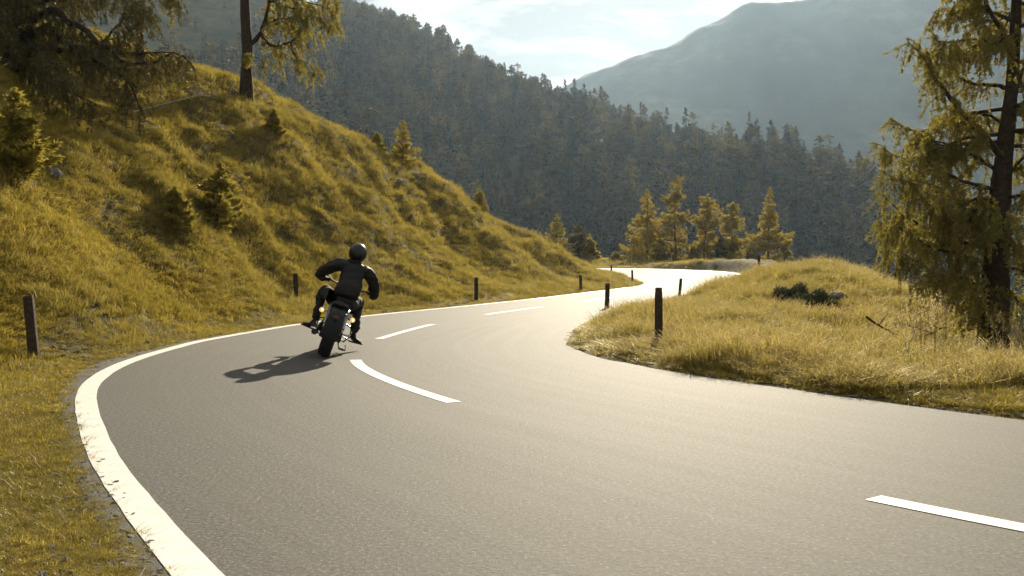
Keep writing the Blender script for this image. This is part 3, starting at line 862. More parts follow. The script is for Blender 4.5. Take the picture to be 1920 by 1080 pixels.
# big larches: trunk, limbs with hanging twigs ----------------------------------------
def smooth_path(pts, n):
    P = np.array(pts, float); P = np.vstack([2 * P[0] - P[1], P, 2 * P[-1] - P[-2]])
    out = []
    m = len(P) - 3
    for i in range(n):
        u = i / (n - 1) * m; k = min(int(u), m - 1); t = u - k
        p0, p1, p2, p3 = P[k:k + 4]
        out.append(0.5 * (2 * p1 + (p2 - p0) * t + (2 * p0 - 5 * p1 + 4 * p2 - p3) * t * t + (3 * p1 - p0 - 3 * p2 + p3) * t ** 3))
    return np.array(out)

def big_larch(name, label, base, trunk_pts, trunk_r, limbs, mat, seed, group, needle=0.026, sec_len=0.8, hang_len=0.45, dens=1.0, sec_gap=0.13, bare=0.12, tufts=1.0):
    """limbs: list of (points, r0); points relative to world. One trunk, each limb a branch part, one crown of needles."""
    g = np.random.default_rng(seed)
    base = Vector(base)
    e = empty(name, base, label, 'tree', group)
    off = np.array(base)
    tp = smooth_path(trunk_pts, 26) - off
    tr = np.interp(np.linspace(0, 1, 26), np.linspace(0, 1, len(trunk_r)), trunk_r) * (1 + .05 * g.normal(size=26))
    mb = MB(); mb.tube([tuple(p) for p in tp], list(tr), 14)
    part('trunk', mb, M_bark, e)
    NV = []; NF = []; nv = 0
    for pts, r0 in limbs:
        Lp = smooth_path(pts, 16) - off
        Lp[2:] += g.normal(0, .012, (14, 3)) * np.linalg.norm(Lp[-1] - Lp[0]) * .5
        seg = np.linalg.norm(np.diff(Lp, axis=0), axis=1); tot = seg.sum(); cum = np.concatenate([[0], np.cumsum(seg)]) / tot
        mb = MB(); mb.tube([tuple(p) for p in Lp], [r0 * (1 - .9 * q) for q in cum], 8)
        ns = max(4, int(tot / sec_gap * dens))
        Pn = []; An = []
        for j in range(ns):
            t = bare + (1 - bare) * (j + g.random()) / ns
            p = np.array([np.interp(t, cum, Lp[:, c]) for c in range(3)])
            q = np.array([np.interp(min(1, t + .05), cum, Lp[:, c]) for c in range(3)]); d = q - p if t < .97 else Lp[-1] - Lp[-2]
            d /= np.linalg.norm(d) + 1e-9
            sd = np.cross(d, [0, 0, 1]); sd /= np.linalg.norm(sd) + 1e-9
            sd *= 1 if g.random() < .5 else -1
            ln = sec_len * (1.15 - 0.75 * t) * g.uniform(.4, 1.15)
            dr = d * g.uniform(.3, .9) + sd * g.uniform(.2, 1.0) + np.array([0, 0, g.uniform(-.35, .35)]); dr /= np.linalg.norm(dr)
            sag = g.uniform(.15, .8)
            m = 6
            sp = np.array([p + dr * ln * u - np.array([0, 0, sag * ln * u * u]) for u in np.linspace(0, 1, m)])
            mb.tube([tuple(x) for x in sp[::2]] + [tuple(sp[-1])], [r0 * .18 + .004, .006, .004, .0025], 4, False)
            nt_ = max(3, int(ln / 0.035 * tufts))
            u = g.random(nt_) * .93 + .07
            Pn.append(p + dr * ln * u[:, None] - np.stack([0 * u, 0 * u, sag * ln * u * u], 1)); An.append(np.tile(dr, (nt_, 1)))
            for h in range(int(2 + ln / .14)):                    # hanging strings
                u = g.random() * .9 + .1
                s0 = p + dr * ln * u - np.array([0, 0, sag * ln * u * u]); hl = hang_len * g.uniform(.25, 1.0)
                hd = dr * g.uniform(0, .6) + g.normal(0, .25, 3) + np.array([0, 0, -1.0]); hd /= np.linalg.norm(hd)
                mb.tube([tuple(s0), tuple(s0 + hd * hl)], [.003, .0015], 3, False)
                nt_ = max(2, int(hl / 0.035 * tufts)); w = g.random(nt_)
                Pn.append(s0 + hd * (hl * w)[:, None]); An.append(np.tile(hd, (nt_, 1)))
        part('branch', mb, M_bark, e)
        P = np.vstack(Pn); A = np.vstack(An)
        P = np.repeat(P, 3, 0); A = np.repeat(A, 3, 0) + 0
        V, F = leaf_tris(P + g.normal(0, .008, P.shape), needle * g.uniform(.55, 1.3, len(P)) * .55, g, 3.0, A * .45, 2.0)
        NV.append(V); NF.append(F + nv); nv += len(V)
    obj('crown', mesh_np('crown', np.vstack(NV), np.vstack(NF), mat), e)
    return e

def limb_px(pxs, D0, D1):
    """limb through photo points, depth running from D0 to D1"""
    n = len(pxs)
    return [wp(x, y, D0 + (D1 - D0) * i / (n - 1)) for i, (x, y) in enumerate(pxs)]

# right-hand larch
D = 20.0
g = np.random.default_rng(5)
rb = gw(1862, D); 
tr_pts = [tuple(rb - Vector((0, 0, .3))), wp(1862, 640, D), wp(1866, 520, D), wp(1872, 400, D), wp(1884, 280, D), wp(1898, 150, D), wp(1905, 20, D), wp(1912, -200, D), wp(1915, -420, D)]
L_ = [
 (limb_px([(1884, 300), (1850, 262), (1800, 205), (1755, 150), (1722, 98), (1700, 72)], D, 19.0), .085),
 (limb_px([(1896, 165), (1868, 160), (1820, 155), (1780, 135), (1745, 128)], D, 20.5), .05),
 (limb_px([(1900, 120), (1880, 60), (1852, 10), (1835, -40), (1800, -80)], D, 19.5), .07),
 (limb_px([(1900, 40), (1860, 22), (1815, 12), (1765, 18), (1748, 24)], D, 20.6), .045),
 (limb_px([(1880, 330), (1840, 300), (1790, 275), (1745, 262), (1722, 245)], D, 20.8), .05),
 (limb_px([(1878, 360), (1830, 345), (1780, 330), (1735, 300), (1716, 272)], D, 18.6), .05),
 (limb_px([(1874, 420), (1820, 412), (1760, 395), (1710, 350), (1672, 330)], D, 18.8), .055),
 (limb_px([(1874, 400), (1800, 370), (1745, 345), (1712, 325)], D, 21.2), .045),
 (limb_px([(1872, 470), (1810, 455), (1745, 430), (1690, 400), (1655, 362)], D, 20.6), .055),
 (limb_px([(1870, 500), (1800, 478), (1740, 462), (1685, 425), (1660, 440)], D, 18.9), .05),
 (limb_px([(1870, 545), (1810, 525), (1750, 510), (1700, 480), (1662, 470)], D, 20.2), .05),
 (limb_px([(1868, 560), (1830, 545), (1780, 520), (1735, 518)], D, 18.6), .04),
 (limb_px([(1890, 240), (1850, 215), (1810, 225), (1775, 215)], D, 21.3), .04),
 (limb_px([(1905, 60), (1870, 80), (1825, 75), (1780, 80), (1760, 95)], D, 19.0), .04),
 (limb_px([(1880, 340), (1915, 300), (1950, 260)], D, 20), .05), (limb_px([(1876, 420), (1910, 470), (1950, 520)], D, 20), .05),
 (limb_px([(1890, 230), (1930, 180), (1990, 150)], D, 19), .05), (limb_px([(1872, 520), (1905, 560), (1960, 590)], D, 20.5), .045), (limb_px([(1895, 200), (1925, 120), (1960, 60)], D, 21), .05)]
for z in range(34):                      # limbs towards, away and up the unseen stem
    hy = g.uniform(-420, 560); az = g.uniform(0, 6.283) if z < 24 else g.uniform(3.4, 5.6); r = g.uniform(1.3, 2.7) * (1.0 if hy > -50 else .8)
    x0, y0, z0 = wp(np.interp(hy, [-420, 20, 280, 640], [1915, 1905, 1884, 1862]), hy, D)
    dx, dy = math.cos(az), math.sin(az)
    L_.append(([(x0, y0, z0), (x0 + dx * r * .4, y0 + dy * r * .4, z0 - .05), (x0 + dx * r * .75, y0 + dy * r * .75, z0 - .25 * r * .5), (x0 + dx * r, y0 + dy * r, z0 + .05)], .045))
big_larch('larch_tree', 'large larch with hanging golden branches standing on the right-hand mound edge', rb, tr_pts, [.42, .30, .27, .23, .165, .12, .10, .07, .03], L_, M_larch_big, 71, None, needle=.042, sec_len=.85, hang_len=.6, dens=1.1, tufts=1.35)

# left, dark larch at the picture corner
D = 23.0
b1 = gw(28, D)
L_ = [
 (limb_px([(45, 60), (75, 28), (105, 22), (140, 45), (175, 70), (215, 100), (262, 122), (330, 98), (364, 128)], D, 21.2), .10),
 (limb_px([(40, 85), (90, 50), (130, 85), (185, 118), (240, 150), (262, 210)], D, 21.5), .09),
 (limb_px([(50, 95), (80, 88), (120, 95), (170, 92), (230, 102), (300, 96), (345, 108)], D, 23.2), .08),
 (limb_px([(170, 100), (200, 70), (235, 32), (262, 18), (280, 22)], 22.6, 22.2), .035),
 (limb_px([(215, 100), (238, 66), (262, 36), (275, 8)], 22.4, 22.2), .03),
 (limb_px([(45, 60), (20, 40), (-20, 30), (-80, 40)], D, 22), .08),
 (limb_px([(50, 20), (110, -15), (170, -20), (235, -5), (275, 20)], D, 21.5), .07),
 (limb_px([(35, 110), (80, 135), (130, 165), (165, 195)], D, 21), .06),
 (limb_px([(40, 100), (10, 120), (-25, 150)], D, 21), .06),
 (limb_px([(48, 0), (90, -40), (180, -50), (300, -30), (335, 5)], D, 22.5), .07),
 (limb_px([(40, 60), (60, 90), (100, 120), (120, 150)], D, 20), .06),
 (limb_px([(50, -20), (20, -10), (5, 20), (10, 60)], D, 21), .05)]
g = np.random.default_rng(15)
for z in range(18):
    hy = g.uniform(-260, 90); az = g.uniform(0, 6.283); r = g.uniform(1.2, 2.6)
    x0, y0, z0 = wp(45, hy, D); dx, dy = math.cos(az), math.sin(az)
    L_.append(([(x0, y0, z0), (x0 + dx * r * .5, y0 + dy * r * .5, z0 - .1), (x0 + dx * r, y0 + dy * r, z0 - .2)], .05))
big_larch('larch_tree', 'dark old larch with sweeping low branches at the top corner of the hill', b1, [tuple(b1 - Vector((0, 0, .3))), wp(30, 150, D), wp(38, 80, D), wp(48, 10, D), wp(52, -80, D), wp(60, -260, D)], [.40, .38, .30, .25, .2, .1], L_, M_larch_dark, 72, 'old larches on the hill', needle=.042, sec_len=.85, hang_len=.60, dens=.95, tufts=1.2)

# slim stem between the two
D = 30.0
b3 = gw(263, D)
L_ = []
for z in range(16):
    hy = g.uniform(-320, 30); az = g.uniform(0, 6.283); r = g.uniform(.7, 1.6)
    x0, y0, z0 = wp(264, hy, D); dx, dy = math.cos(az), math.sin(az)
    L_.append(([(x0, y0, z0), (x0 + dx * r * .5, y0 + dy * r * .5, z0 - .1), (x0 + dx * r, y0 + dy * r, z0 - .3)], .03))
L_.append((limb_px([(264, -30), (300, -25), (325, 5), (338, 20)], D, 29.5), .03))
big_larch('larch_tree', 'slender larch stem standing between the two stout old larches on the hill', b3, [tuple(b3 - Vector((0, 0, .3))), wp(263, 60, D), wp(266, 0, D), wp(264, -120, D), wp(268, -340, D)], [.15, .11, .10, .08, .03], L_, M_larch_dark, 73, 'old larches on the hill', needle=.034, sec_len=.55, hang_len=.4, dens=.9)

# stout stem on the sky line with the looping branch
D = 34.0
b2 = gw(462, D)
L_ = [
 (limb_px([(470, 82), (482, 72), (492, 52), (498, 30), (505, 5), (512, -30), (540, -70)], D, 34), .085),
 (limb_px([(488, 60), (496, 74), (512, 86), (528, 84), (545, 78), (560, 66), (570, 48)], D, 33.4), .07),
 (limb_px([(545, 78), (548, 95), (560, 112), (578, 118), (596, 125)], 33.5, 33.2), .03),
 (limb_px([(495, 45), (530, 35), (570, 30), (605, 35), (634, 44)], 34, 33.2), .045),
 (limb_px([(503, 5), (540, -5), (580, 5), (615, 12), (632, 22)], 34, 34.5), .045),
 (limb_px([(505, 0), (535, 12), (560, 18), (590, 12)], 34, 33), .035),
 (limb_px([(512, -30), (560, -40), (605, -22), (630, -5)], 34, 33.5), .045),
 (limb_px([(495, 40), (520, 46), (545, 50), (575, 55), (600, 68)], 34, 34.8), .04),
 (limb_px([(460, -40), (500, -60), (560, -75), (620, -60)], 34, 35), .06),
 (limb_px([(460, -80), (410, -90), (360, -60), (330, -20), (322, 6)], 34, 33.5), .05),
 (limb_px([(466, 110), (480, 108), (498, 116)], 34, 33.5), .015)]
for z in range(14):
    hy = g.uniform(-420, -90); az = g.uniform(0, 6.283); r = g.uniform(1.5, 2.8)
    x0, y0, z0 = wp(460, hy, D); dx, dy = math.cos(az), math.sin(az)
    L_.append(([(x0, y0, z0), (x0 + dx * r * .5, y0 + dy * r * .5, z0 - .1), (x0 + dx * r, y0 + dy * r, z0 - .3)], .05))
big_larch('larch_tree', 'stout larch stem on the hill skyline with a looping side branch', b2, [tuple(b2 - Vector((0, 0, .3))), wp(462, 130, D), wp(464, 90, D), wp(461, 50, D), wp(459, 0, D), wp(458, -140, D), wp(462, -420, D)], [.26, .19, .185, .17, .17, .14, .05], L_, M_larch_big, 74, 'old larches on the hill', needle=.06, sec_len=.95, hang_len=.6, dens=.9, sec_gap=.15)

# ------------------------------------------------------------------ forest on the far side
def ftree(name, H, R, seed, mat, shape, n=1500, leaf=.44):
    tr, cw = conifer(name, H, R, seed, 48, n, leaf, mat, .06, shape, .3, .2, .05, .22, .10, 0, .12, 1.5)
    # one mesh: stem and foliage
    bm = bmesh.new(); bm.from_mesh(cw)
    k = len(bm.faces)
    bmesh.ops.create_cone(bm, segments=5, radius1=.22, radius2=.05, depth=H * .9, matrix=Matrix.Translation((0, 0, H * .45)))
    me = bpy.data.meshes.new(name); bm.to_mesh(me); bm.free()
    me.materials.append(mat); me.materials.append(M_bark)
    me.polygons.foreach_set('material_index', np.array([0] * k + [1] * (len(me.polygons) - k), np.int32))
    return me
FV = [ftree('far_larch', 14, 3.6, 501, M_fforest, 'round'), ftree('far_larch', 15, 3.2, 502, M_fforest, 'round'), ftree('far_larch', 12.5, 3.4, 503, M_fforest, 'cone'), ftree('far_larch', 16, 3.6, 504, M_fforest, 'round'),
      ftree('far_spruce', 15, 2.5, 505, M_fspruce, 'spire'), ftree('far_spruce', 17, 2.7, 506, M_fspruce, 'spire'), ftree('far_spruce', 12, 2.4, 507, M_fspruce, 'cone')]
FH = [14, 15, 12.5, 16, 15, 17, 12]
g = np.random.default_rng(99)
n = 26000
th = g.uniform(-0.56, 0.58, n); Dd = np.sqrt(g.uniform(170 ** 2, 800 ** 2, n))
X = np.tan(th) * Dd; Y = Dd
Z = far_z(X, Y)
pxx = 960 + X / Y * FPX; pyy = HOR - (Z - CAMH) / Y * FPX
open_ = (pxx < 640) & (pyy < 170 - 0.05 * pxx) & (pyy < np.interp(pxx, [0, 280, 420, 560, 640], [400, 190, 130, 60, 20]))     # the open pasture high on the slope
keep = (Z > -80) & (g.random(n) < np.where(open_, 0.035, 0.42)) & (vnoise(X / 25, Y / 25, 3) > 0.12)
X, Y, Z, pxx, pyy = X[keep], Y[keep], Z[keep], pxx[keep], pyy[keep]
n = len(X)
sp = vnoise(X / 90, Y / 90, 6) + g.normal(0, .22, n) + np.where(pxx < 1000, .10, -.20)
idx = np.where(sp > .66, g.integers(4, 7, n), g.integers(0, 4, n))
sc = np.clip(g.normal(1.0, .22, n), .45, 1.4) * np.where(pxx > 1000, 1.12, .95); sc = np.where(open_[keep], sc * .5, sc)
sw = sc * g.uniform(.85, 1.2, n)
rz = g.uniform(0, 6.283, n)
top = HOR - (Z + np.array(FH)[idx] * sc - CAMH) / Y * FPX
# the individuals: those standing clear of the others along the ridge, largest first
order = np.argsort(top)
lead = np.full(400, 1e9); score = np.full(n, 1e9)
bins = np.clip(((pxx + 40) / 5).astype(int), 0, 399)
for i in range(n):
    pass
byb = {}
for i in np.argsort(Y):                                   # near to far: how much of the tree stands above what is in front
    b = bins[i]; v = lead[b] - top[i]
    score[i] = -v * 1.0 if lead[b] < 1e8 else -30.0
    lead[b] = min(lead[b], top[i])
inview = (pxx > -10) & (pxx < 1700) & (top > -10) & (top < 330) & (~open_[keep])
cand = np.where(inview)[0]
pick = cand[np.argsort(score[cand])][:270]
opn = np.where(open_[keep] & (pxx > 270) & (pyy > 0))[0][:25]
pick = np.concatenate([pick, opn])
isp = np.zeros(n, bool); isp[pick] = True
for i in pick:
    kind = 'spruce' if idx[i] >= 4 else 'larch'
    hpx = FH[idx[i]] * sc[i] / Y[i] * FPX
    size = 'tall' if hpx > 58 else ('small' if hpx < 34 else 'middling')
    if open_[keep][i]:
        where = 'high on the open grassy slope' if pyy[i] < 70 else 'low on the open grassy slope'
        side = 'nearer the slender larch' if pxx[i] < 450 else 'beyond the stout larch'
        lab, grp = f'{size} lone conifer {where}, {side}', 'lone conifers on the open slope'
    else:
        stands = 'against the sky' if score[i] < -28 else 'amid the forest'
        segs = ((700, 'at the upper end of the high ridge'), (780, 'high on the steep ridge'), (860, 'on the upper high ridge'), (940, 'halfway down the high ridge'), (1010, 'on the lower part of the high ridge'), (1075, 'right at the skyline notch'),
                (1150, 'just below the skyline notch'), (1230, 'on the sunlit shoulder'), (1310, 'above the first of the row larches'), (1390, 'above the middle of the larch row'), (1470, 'above the pointed end larch'), (1560, 'past the larch row'), (1640, 'before the blue mountain foot'), (9999, 'close beside the large larch'))
        where = next(t for lim, t in segs if pxx[i] < lim)
        lab, grp = f'{size} hazy {kind} {where}, {stands}', f'{kind} trees {where}'
    o = obj(f'{kind}_tree', FV[idx[i]], None, (X[i], Y[i], Z[i] - .4), (0, 0, rz[i])); o.scale = (sw[i], sw[i], sc[i])
    tag(o, lab, 'tree', grp)
r_ = ~isp
scatter('forest', np.stack([X[r_], Y[r_], Z[r_] - .4], 1), np.stack([0 * X[r_], 0 * X[r_], rz[r_]], 1), np.stack([sw[r_], sw[r_], sc[r_]], 1), idx[r_], FV, 'dense hazy conifer forest covering the far hillside')
print('FOREST', n)

# ------------------------------------------------------------------ wooden marker posts
def post(px, D, h, w, label, tilt=(0, 0), sunk=0.12, seed=0):
    g = random.Random(seed)
    mb = MB()
    n = 7
    vs = []
    for i in range(n):
        z = -sunk + (h + sunk) * i / (n - 1)
        k = 1.0 + g.uniform(-.05, .05)
        for x, y in ((-1, -.8), (-.8, -1), (.8, -1), (1, -.8), (1, .8), (.8, 1), (-.8, 1), (-1, .8)):
            q = w / 2 * k * (0.93 if i == n - 1 else 1)
            vs.append((x * q, y * q * .85, z + (g.uniform(-.006, .006) if i == n - 1 else 0)))
    fs = [(i * 8 + k, i * 8 + (k + 1) % 8, (i + 1) * 8 + (k + 1) % 8, (i + 1) * 8 + k) for i in range(n - 1) for k in range(8)]
    fs += [tuple(range(8))[::-1], tuple((n - 1) * 8 + k for k in range(8))]
    mb.add(vs, fs)
    o = obj('marker_post', mb.mesh('marker_post', M_post, False), None, gw(px, D), (tilt[1], tilt[0], g.uniform(-.3, .3)))
    return tag(o, label, 'post', 'wooden marker posts along the road')
post(64, 12.6, .78, .115, 'dark square wooden post at the left-hand picture edge, leaning slightly', (-.085, .02), seed=1)
post(556, 25.4, .78, .115, 'wooden post at the foot of the hill just behind the motorcycle', (-.045, 0), seed=2)
post(893, 33.6, .78, .12, 'wooden post at the hill foot halfway between the rider and the hairpin', (0, 0), seed=3)
post(1089, 46.0, .78, .12, 'wooden post near the nose of the hill where the road swings away', (-.02, 0), seed=4)
post(1235, 15.1, .86, .105, 'tallest looking wooden post, nearest on the grassy inner mound', (0.0, 0), seed=5)
post(1138, 29.0, .74, .125, 'short wooden post half sunk in tall grass at the tip of the inner bank', (.03, 0), seed=6)
post(1273, 34.5, .80, .105, 'leaning wooden post behind the nearest one on the mound', (.09, 0), seed=7)
post(1424, 42.0, .92, .11, 'wooden post on the mound crest in front of the gravel lay-by', (-.03, 0), seed=8)
post(1147, 74.0, .85, .12, 'thin far post on the grass tongue, nearer the hill nose', (-.05, 0), seed=9)
post(1186, 64.0, .85, .12, 'thin far post at the tip of the grass tongue in the hairpin', (-.03, 0), seed=10)

# slim steel poles across the hairpin
for (px, D, h, lab) in ((1184, 96, 1.9, 'slim bare snow pole standing across the hairpin, before the gap between larches'), (1259, 90.5, 1.15, 'pale grey short pole with cap at the foot of the tallest larch of the row')):
    p = gw(px, D)
    e = empty('snow_pole', p, lab, 'pole', None)
    m1 = MB(); m1.tube([(0, 0, -.2), (0, 0, h)], [.035, .03], 8); part('shaft', m1, simple('grey_pole', (.33, .36, .38), .5), e)
    m1 = MB(); m1.tube([(0, 0, h), (0, 0, h + .05)], [.045, .04], 8); part('cap', m1, simple('dark_cap', (.05, .05, .05), .5), e)

# rock and dead wood, pasture tape
def rock(px, D, r, label, seed, dz=0.0):
    g = np.random.default_rng(seed)
    bm = bmesh.new(); bmesh.ops.create_icosphere(bm, subdivisions=3, radius=1.0)
    for v in bm.verts:
        c = np.array(v.co)
        n_ = float(fbm(np.array([c[0] * 1.4 + seed]), np.array([c[1] * 1.4 + c[2]]), 3, seed)[0])
        v.co *= 1 + .35 * n_
        v.co.x *= r[0]; v.co.y *= r[1]; v.co.z *= r[2]
    me = bpy.data.meshes.new('rock'); bm.to_mesh(me); bm.free(); me.materials.append(M_rock)
    for p_ in me.polygons: p_.use_smooth = False
    o = obj('rock', me, None, gw(px, D) + Vector((0, 0, dz)), (0, 0, seed))
    tag(o, label, 'rock')
rock(1572, 25.5, (.26, .16, .10), 'flat pale rock in the grass right of the dark hollow on the mound', 3, .12)
rock(100, 19.0, (.17, .15, .12), 'dark rock poking from the grass under the big dark conifer', 5, .04)
rock(742, 42.0, (.30, .25, .14), 'small grey rock high on the hill under the skyline conifers', 9, .10)
def stick(name, pts, r, label, cat, seed=0, mat=None):
    mb = MB(); P = smooth_path(pts, 12); g = np.random.default_rng(seed); P[1:-1] += g.normal(0, .012, (10, 3))
    c = P[0].copy(); P = P - c
    mb.tube([tuple(p) for p in P], [r * (1 - .6 * i / 11) for i in range(12)], 6)
    for k in range(4):
        i = 3 + k * 2; d = g.normal(0, .18, 3); d[2] = abs(d[2])
        mb.tube([tuple(P[i]), tuple(P[i] + d * .6), tuple(P[i] + d)], [r * .5, r * .35, r * .12], 5)
    o = obj(name, mb.mesh(name, mat or M_deadwood), None, tuple(c)); return tag(o, label, cat)
def onhill(px, D, dz): p = gw(px, D); return (p.x, p.y, p.z + dz)
stick('fallen_branch', [onhill(600, 38, .25), onhill(622, 38.2, .38), onhill(645, 38.6, .34), onhill(662, 39, .1)], .03, 'bleached fallen branch arching over the grass high on the hill', 'branch', 1)
stick('fallen_branch', [onhill(1625, 15.6, .55), onhill(1655, 16.0, .36), onhill(1690, 16.5, .22), onhill(1740, 17.2, .10)], .02, 'dark bare fallen branch lying on the mound beside the large larch', 'branch', 2, M_bark)
stick('fallen_branch', [onhill(1640, 17.5, .10), onhill(1700, 17.3, .12), onhill(1750, 17, .35), onhill(1775, 17, .52)], .022, 'forked grey dead branch against the foot of the large larch', 'branch', 3, M_bark)
stick('dead_stem', [onhill(1708, 12.2, .02), onhill(1704, 12.2, .28), onhill(1711, 12.2, .50), onhill(1722, 12.2, .74)], .008, 'tall bleached dead plant stem standing at the front of the mound', 'stem', 4)
# seeding plants
def seed_plant(px, D, h, seed, label, cnt=240):
    g = np.random.default_rng(seed); p = gw(px, D)
    e = empty('seeding_plant', p, label, 'plant', 'tall seeding plants on the mound')
    mb = MB(); T = []
    for s in range(5):
        a = g.uniform(0, 6.28); r = g.uniform(.03, .2); hh = h * g.uniform(.75, 1.05)
        pts = [(0.02 * math.cos(a), .02 * math.sin(a), -.02), (r * .4 * math.cos(a), r * .4 * math.sin(a), hh * .5), (r * math.cos(a), r * math.sin(a), hh)]
        mb.tube(pts, [.005, .004, .002], 5); T.append(np.array(pts[2]) - np.array([0, 0, hh * .02]))
        for q in range(6):
            t = 0.5 + .5 * q / 6; b0 = np.array(pts[1]) * (1 - (t - .5) * 2) + np.array(pts[2]) * (t - .5) * 2
            az = g.uniform(0, 6.28); v = np.array([math.cos(az), math.sin(az), 1.2]) * .09
            mb.tube([tuple(b0), tuple(b0 + v)], [.002, .001], 4); T.append(b0 + v); T.append(b0 + v * .6)
    part('stem', mb, M_tall, e)
    T = np.array(T); P = T[g.integers(0, len(T), cnt)] + g.normal(0, .018, (cnt, 3))
    V, F = leaf_tris(P, .012 * g.uniform(.6, 1.3, cnt), g, 2.6, np.tile([0.2, 0, 1.0], (cnt, 1)))
    obj('seed_heads', mesh_np('seed_heads', V, F, M_seed), e)['kind'] = 'stuff'
for (px, D, h, sd, lab) in ((1728, 13.5, .95, 1, 'tall plant with pale seed clusters beside the bleached dead stem'), (1775, 14.0, 1.0, 2, 'tallest seeding plant in front of the large larch, left of its foot'), (1752, 13.0, .8, 3, 'shorter seeding plant between the two tall ones'),
                         (1880, 14.5, .9, 4, 'seeding plant with drooping pale heads right at the larch foot'), (1905, 13.4, .7, 5, 'low seeding plant at the picture edge beyond the larch foot')):
    seed_plant(px, D, h, sd, lab)
# dark low juniper in the hollow of the mound
for (px, D, sx, lab, sd) in ((1490, 26.2, .60, 'dark low juniper bush in the hollow of the mound', 1), (1528, 24.2, .55, 'smaller dark juniper spilling down the mound below the larger one', 2)):
    g = np.random.default_rng(sd); n = 6000
    v = g.normal(size=(n, 3)); v /= np.linalg.norm(v, axis=1)[:, None]; rr = g.random(n) ** .4
    P = v * rr[:, None] * np.array([sx, sx * .8, .40]) * (1 + .25 * np.sin(v[:, :1] * 7) ); P[:, 2] = np.abs(P[:, 2])
    V, F = leaf_tris(P, np.full(n, .028), g, 2.2, v)
    e = empty('juniper_bush', gw(px, D), lab, 'bush', 'junipers on the mound')
    obj('foliage', mesh_np('foliage', V, F, M_spruce), e)
    mb = MB()
    for k in range(7):
        a = k * .9; mb.tube([(0, 0, -.05), (.2 * math.cos(a) * sx, .2 * math.sin(a) * sx, .08), (.6 * sx * math.cos(a), .4 * sx * math.sin(a), .16)], [.02, .012, .004], 5)
    part('stem', mb, M_bark, e)

# pasture tape on thin stakes
M_tape = simple('pale_fence_tape', (.42, .42, .38), .6, var=.1)
stk = [(118, 24.6, .30), (181, 26.0, .36), (247, 27.0, .18), (372, 31.0, .75), (505, 35.5, 1.05), (616, 40.0, .85), (672, 42.3, .9), (714, 43.8, .55), (748, 45.0, .70), (772, 46.5, .1)]
fe = empty('tape_fence', gw(372, 31), 'thin pale pasture tape strung on slender stakes across the upper hill', 'fence')
o0 = fe.location
P = []
tops = [(118, 239, 25), (181, 234, 26), (247, 244, 27), (372, 203, 31), (505, 205, 35), (616, 209, 40), (672, 230, 42.5), (722, 257, 44), (754, 262, 45.2), (782, 283, 46.5)]
for i, (px, py, D) in enumerate(tops):
    tp = Vector(wp(px, py, D)); b_ = gw(px, D)
    if tp.z < b_.z + .05: tp.z = b_.z + .12
    P.append(tp)
    if i not in (0, 2, 9):
        mb = MB(); mb.tube([b_ - o0 - Vector((0, 0, .1)), tp - o0 + Vector((0, 0, .02))], [.009, .008], 5); part('stake', mb, M_post, fe)
mb = MB(); mb.tube([p - o0 for p in P], .0085, 5); part('tape', mb, M_tape, fe)

# ------------------------------------------------------------------ motorcycle seen from behind; local y = rearwards, x = rider's left, z = up
M_blk = simple('black_gloss_paint', (.008, .008, .007), .5, var=.1, spec=.25)
M_mblk = simple('black_metal', (.018, .017, .016), .45, var=.25)
M_chr = simple('chrome', (.40, .40, .40), .2, 1.0, var=.08)
M_steel = simple('brushed_steel', (.14, .14, .14), .4, .9, var=.2)
M_rub = simple('tyre_rubber', (.014, .013, .012), .85, var=.3, bmp=.3)
M_leat = simple('black_leather', (.0095, .0085, .006), .6, var=.35, scale=14, bmp=.4, spec=.3)
M_cloth = simple('dark_trousers', (.013, .012, .011), .85, var=.35, scale=18, bmp=.3)
M_helm = simple('black_helmet_shell', (.009, .009, .009), .30, var=.1, coat=.12, spec=.35)
M_visor = simple('smoked_visor', (.010, .010, .012), .08, var=.05, coat=1.0)
M_skin = simple('skin', (.45, .28, .20), .5, var=.1)
M_lens, nt, N, L, b = new_mat('headlamp_glass')
b.inputs['Base Color'].default_value = (.10, .11, .12, 1); b.inputs['Roughness'].default_value = .12; b.inputs['Coat Weight'].default_value = .6
M_amb, nt, N, L, b = new_mat('amber_lens_sun_glow')
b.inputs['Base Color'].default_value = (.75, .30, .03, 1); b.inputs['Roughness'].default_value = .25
b.inputs['Emission Color'].default_value = (1.0, .50, .10, 1); b.inputs['Emission Strength'].default_value = .45  # emission stands in for sunlight coming through the unlit lens
M_ambc, nt, N, L, b = new_mat('lens_centre_sun_glow')
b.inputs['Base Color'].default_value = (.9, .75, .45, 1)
b.inputs['Emission Color'].default_value = (1.0, .85, .55, 1); b.inputs['Emission Strength'].default_value = 1.2  # emission imitates the bright middle of the sun-backlit lens

LEAN = math.radians(19.5)
CX, CY = (605 - 960) / FPX * 13.55, 13.55
HEAD = math.radians(8)
BR = Matrix.Rotation(HEAD, 3, 'Z') @ Matrix.Rotation(LEAN, 3, 'Y') @ Matrix.Rotation(math.pi, 3, 'Z')
base_loc = Vector((CX, CY, 0.012)) + BR @ Vector((0, -1.5, 0))     # the Empty stands under the front wheel; the bike rides away
brot = BR.to_euler()
bike = empty('motorcycle', base_loc, 'black motorcycle with amber indicators given a backlit glow, leaning into the bend', 'motorcycle', None, brot)

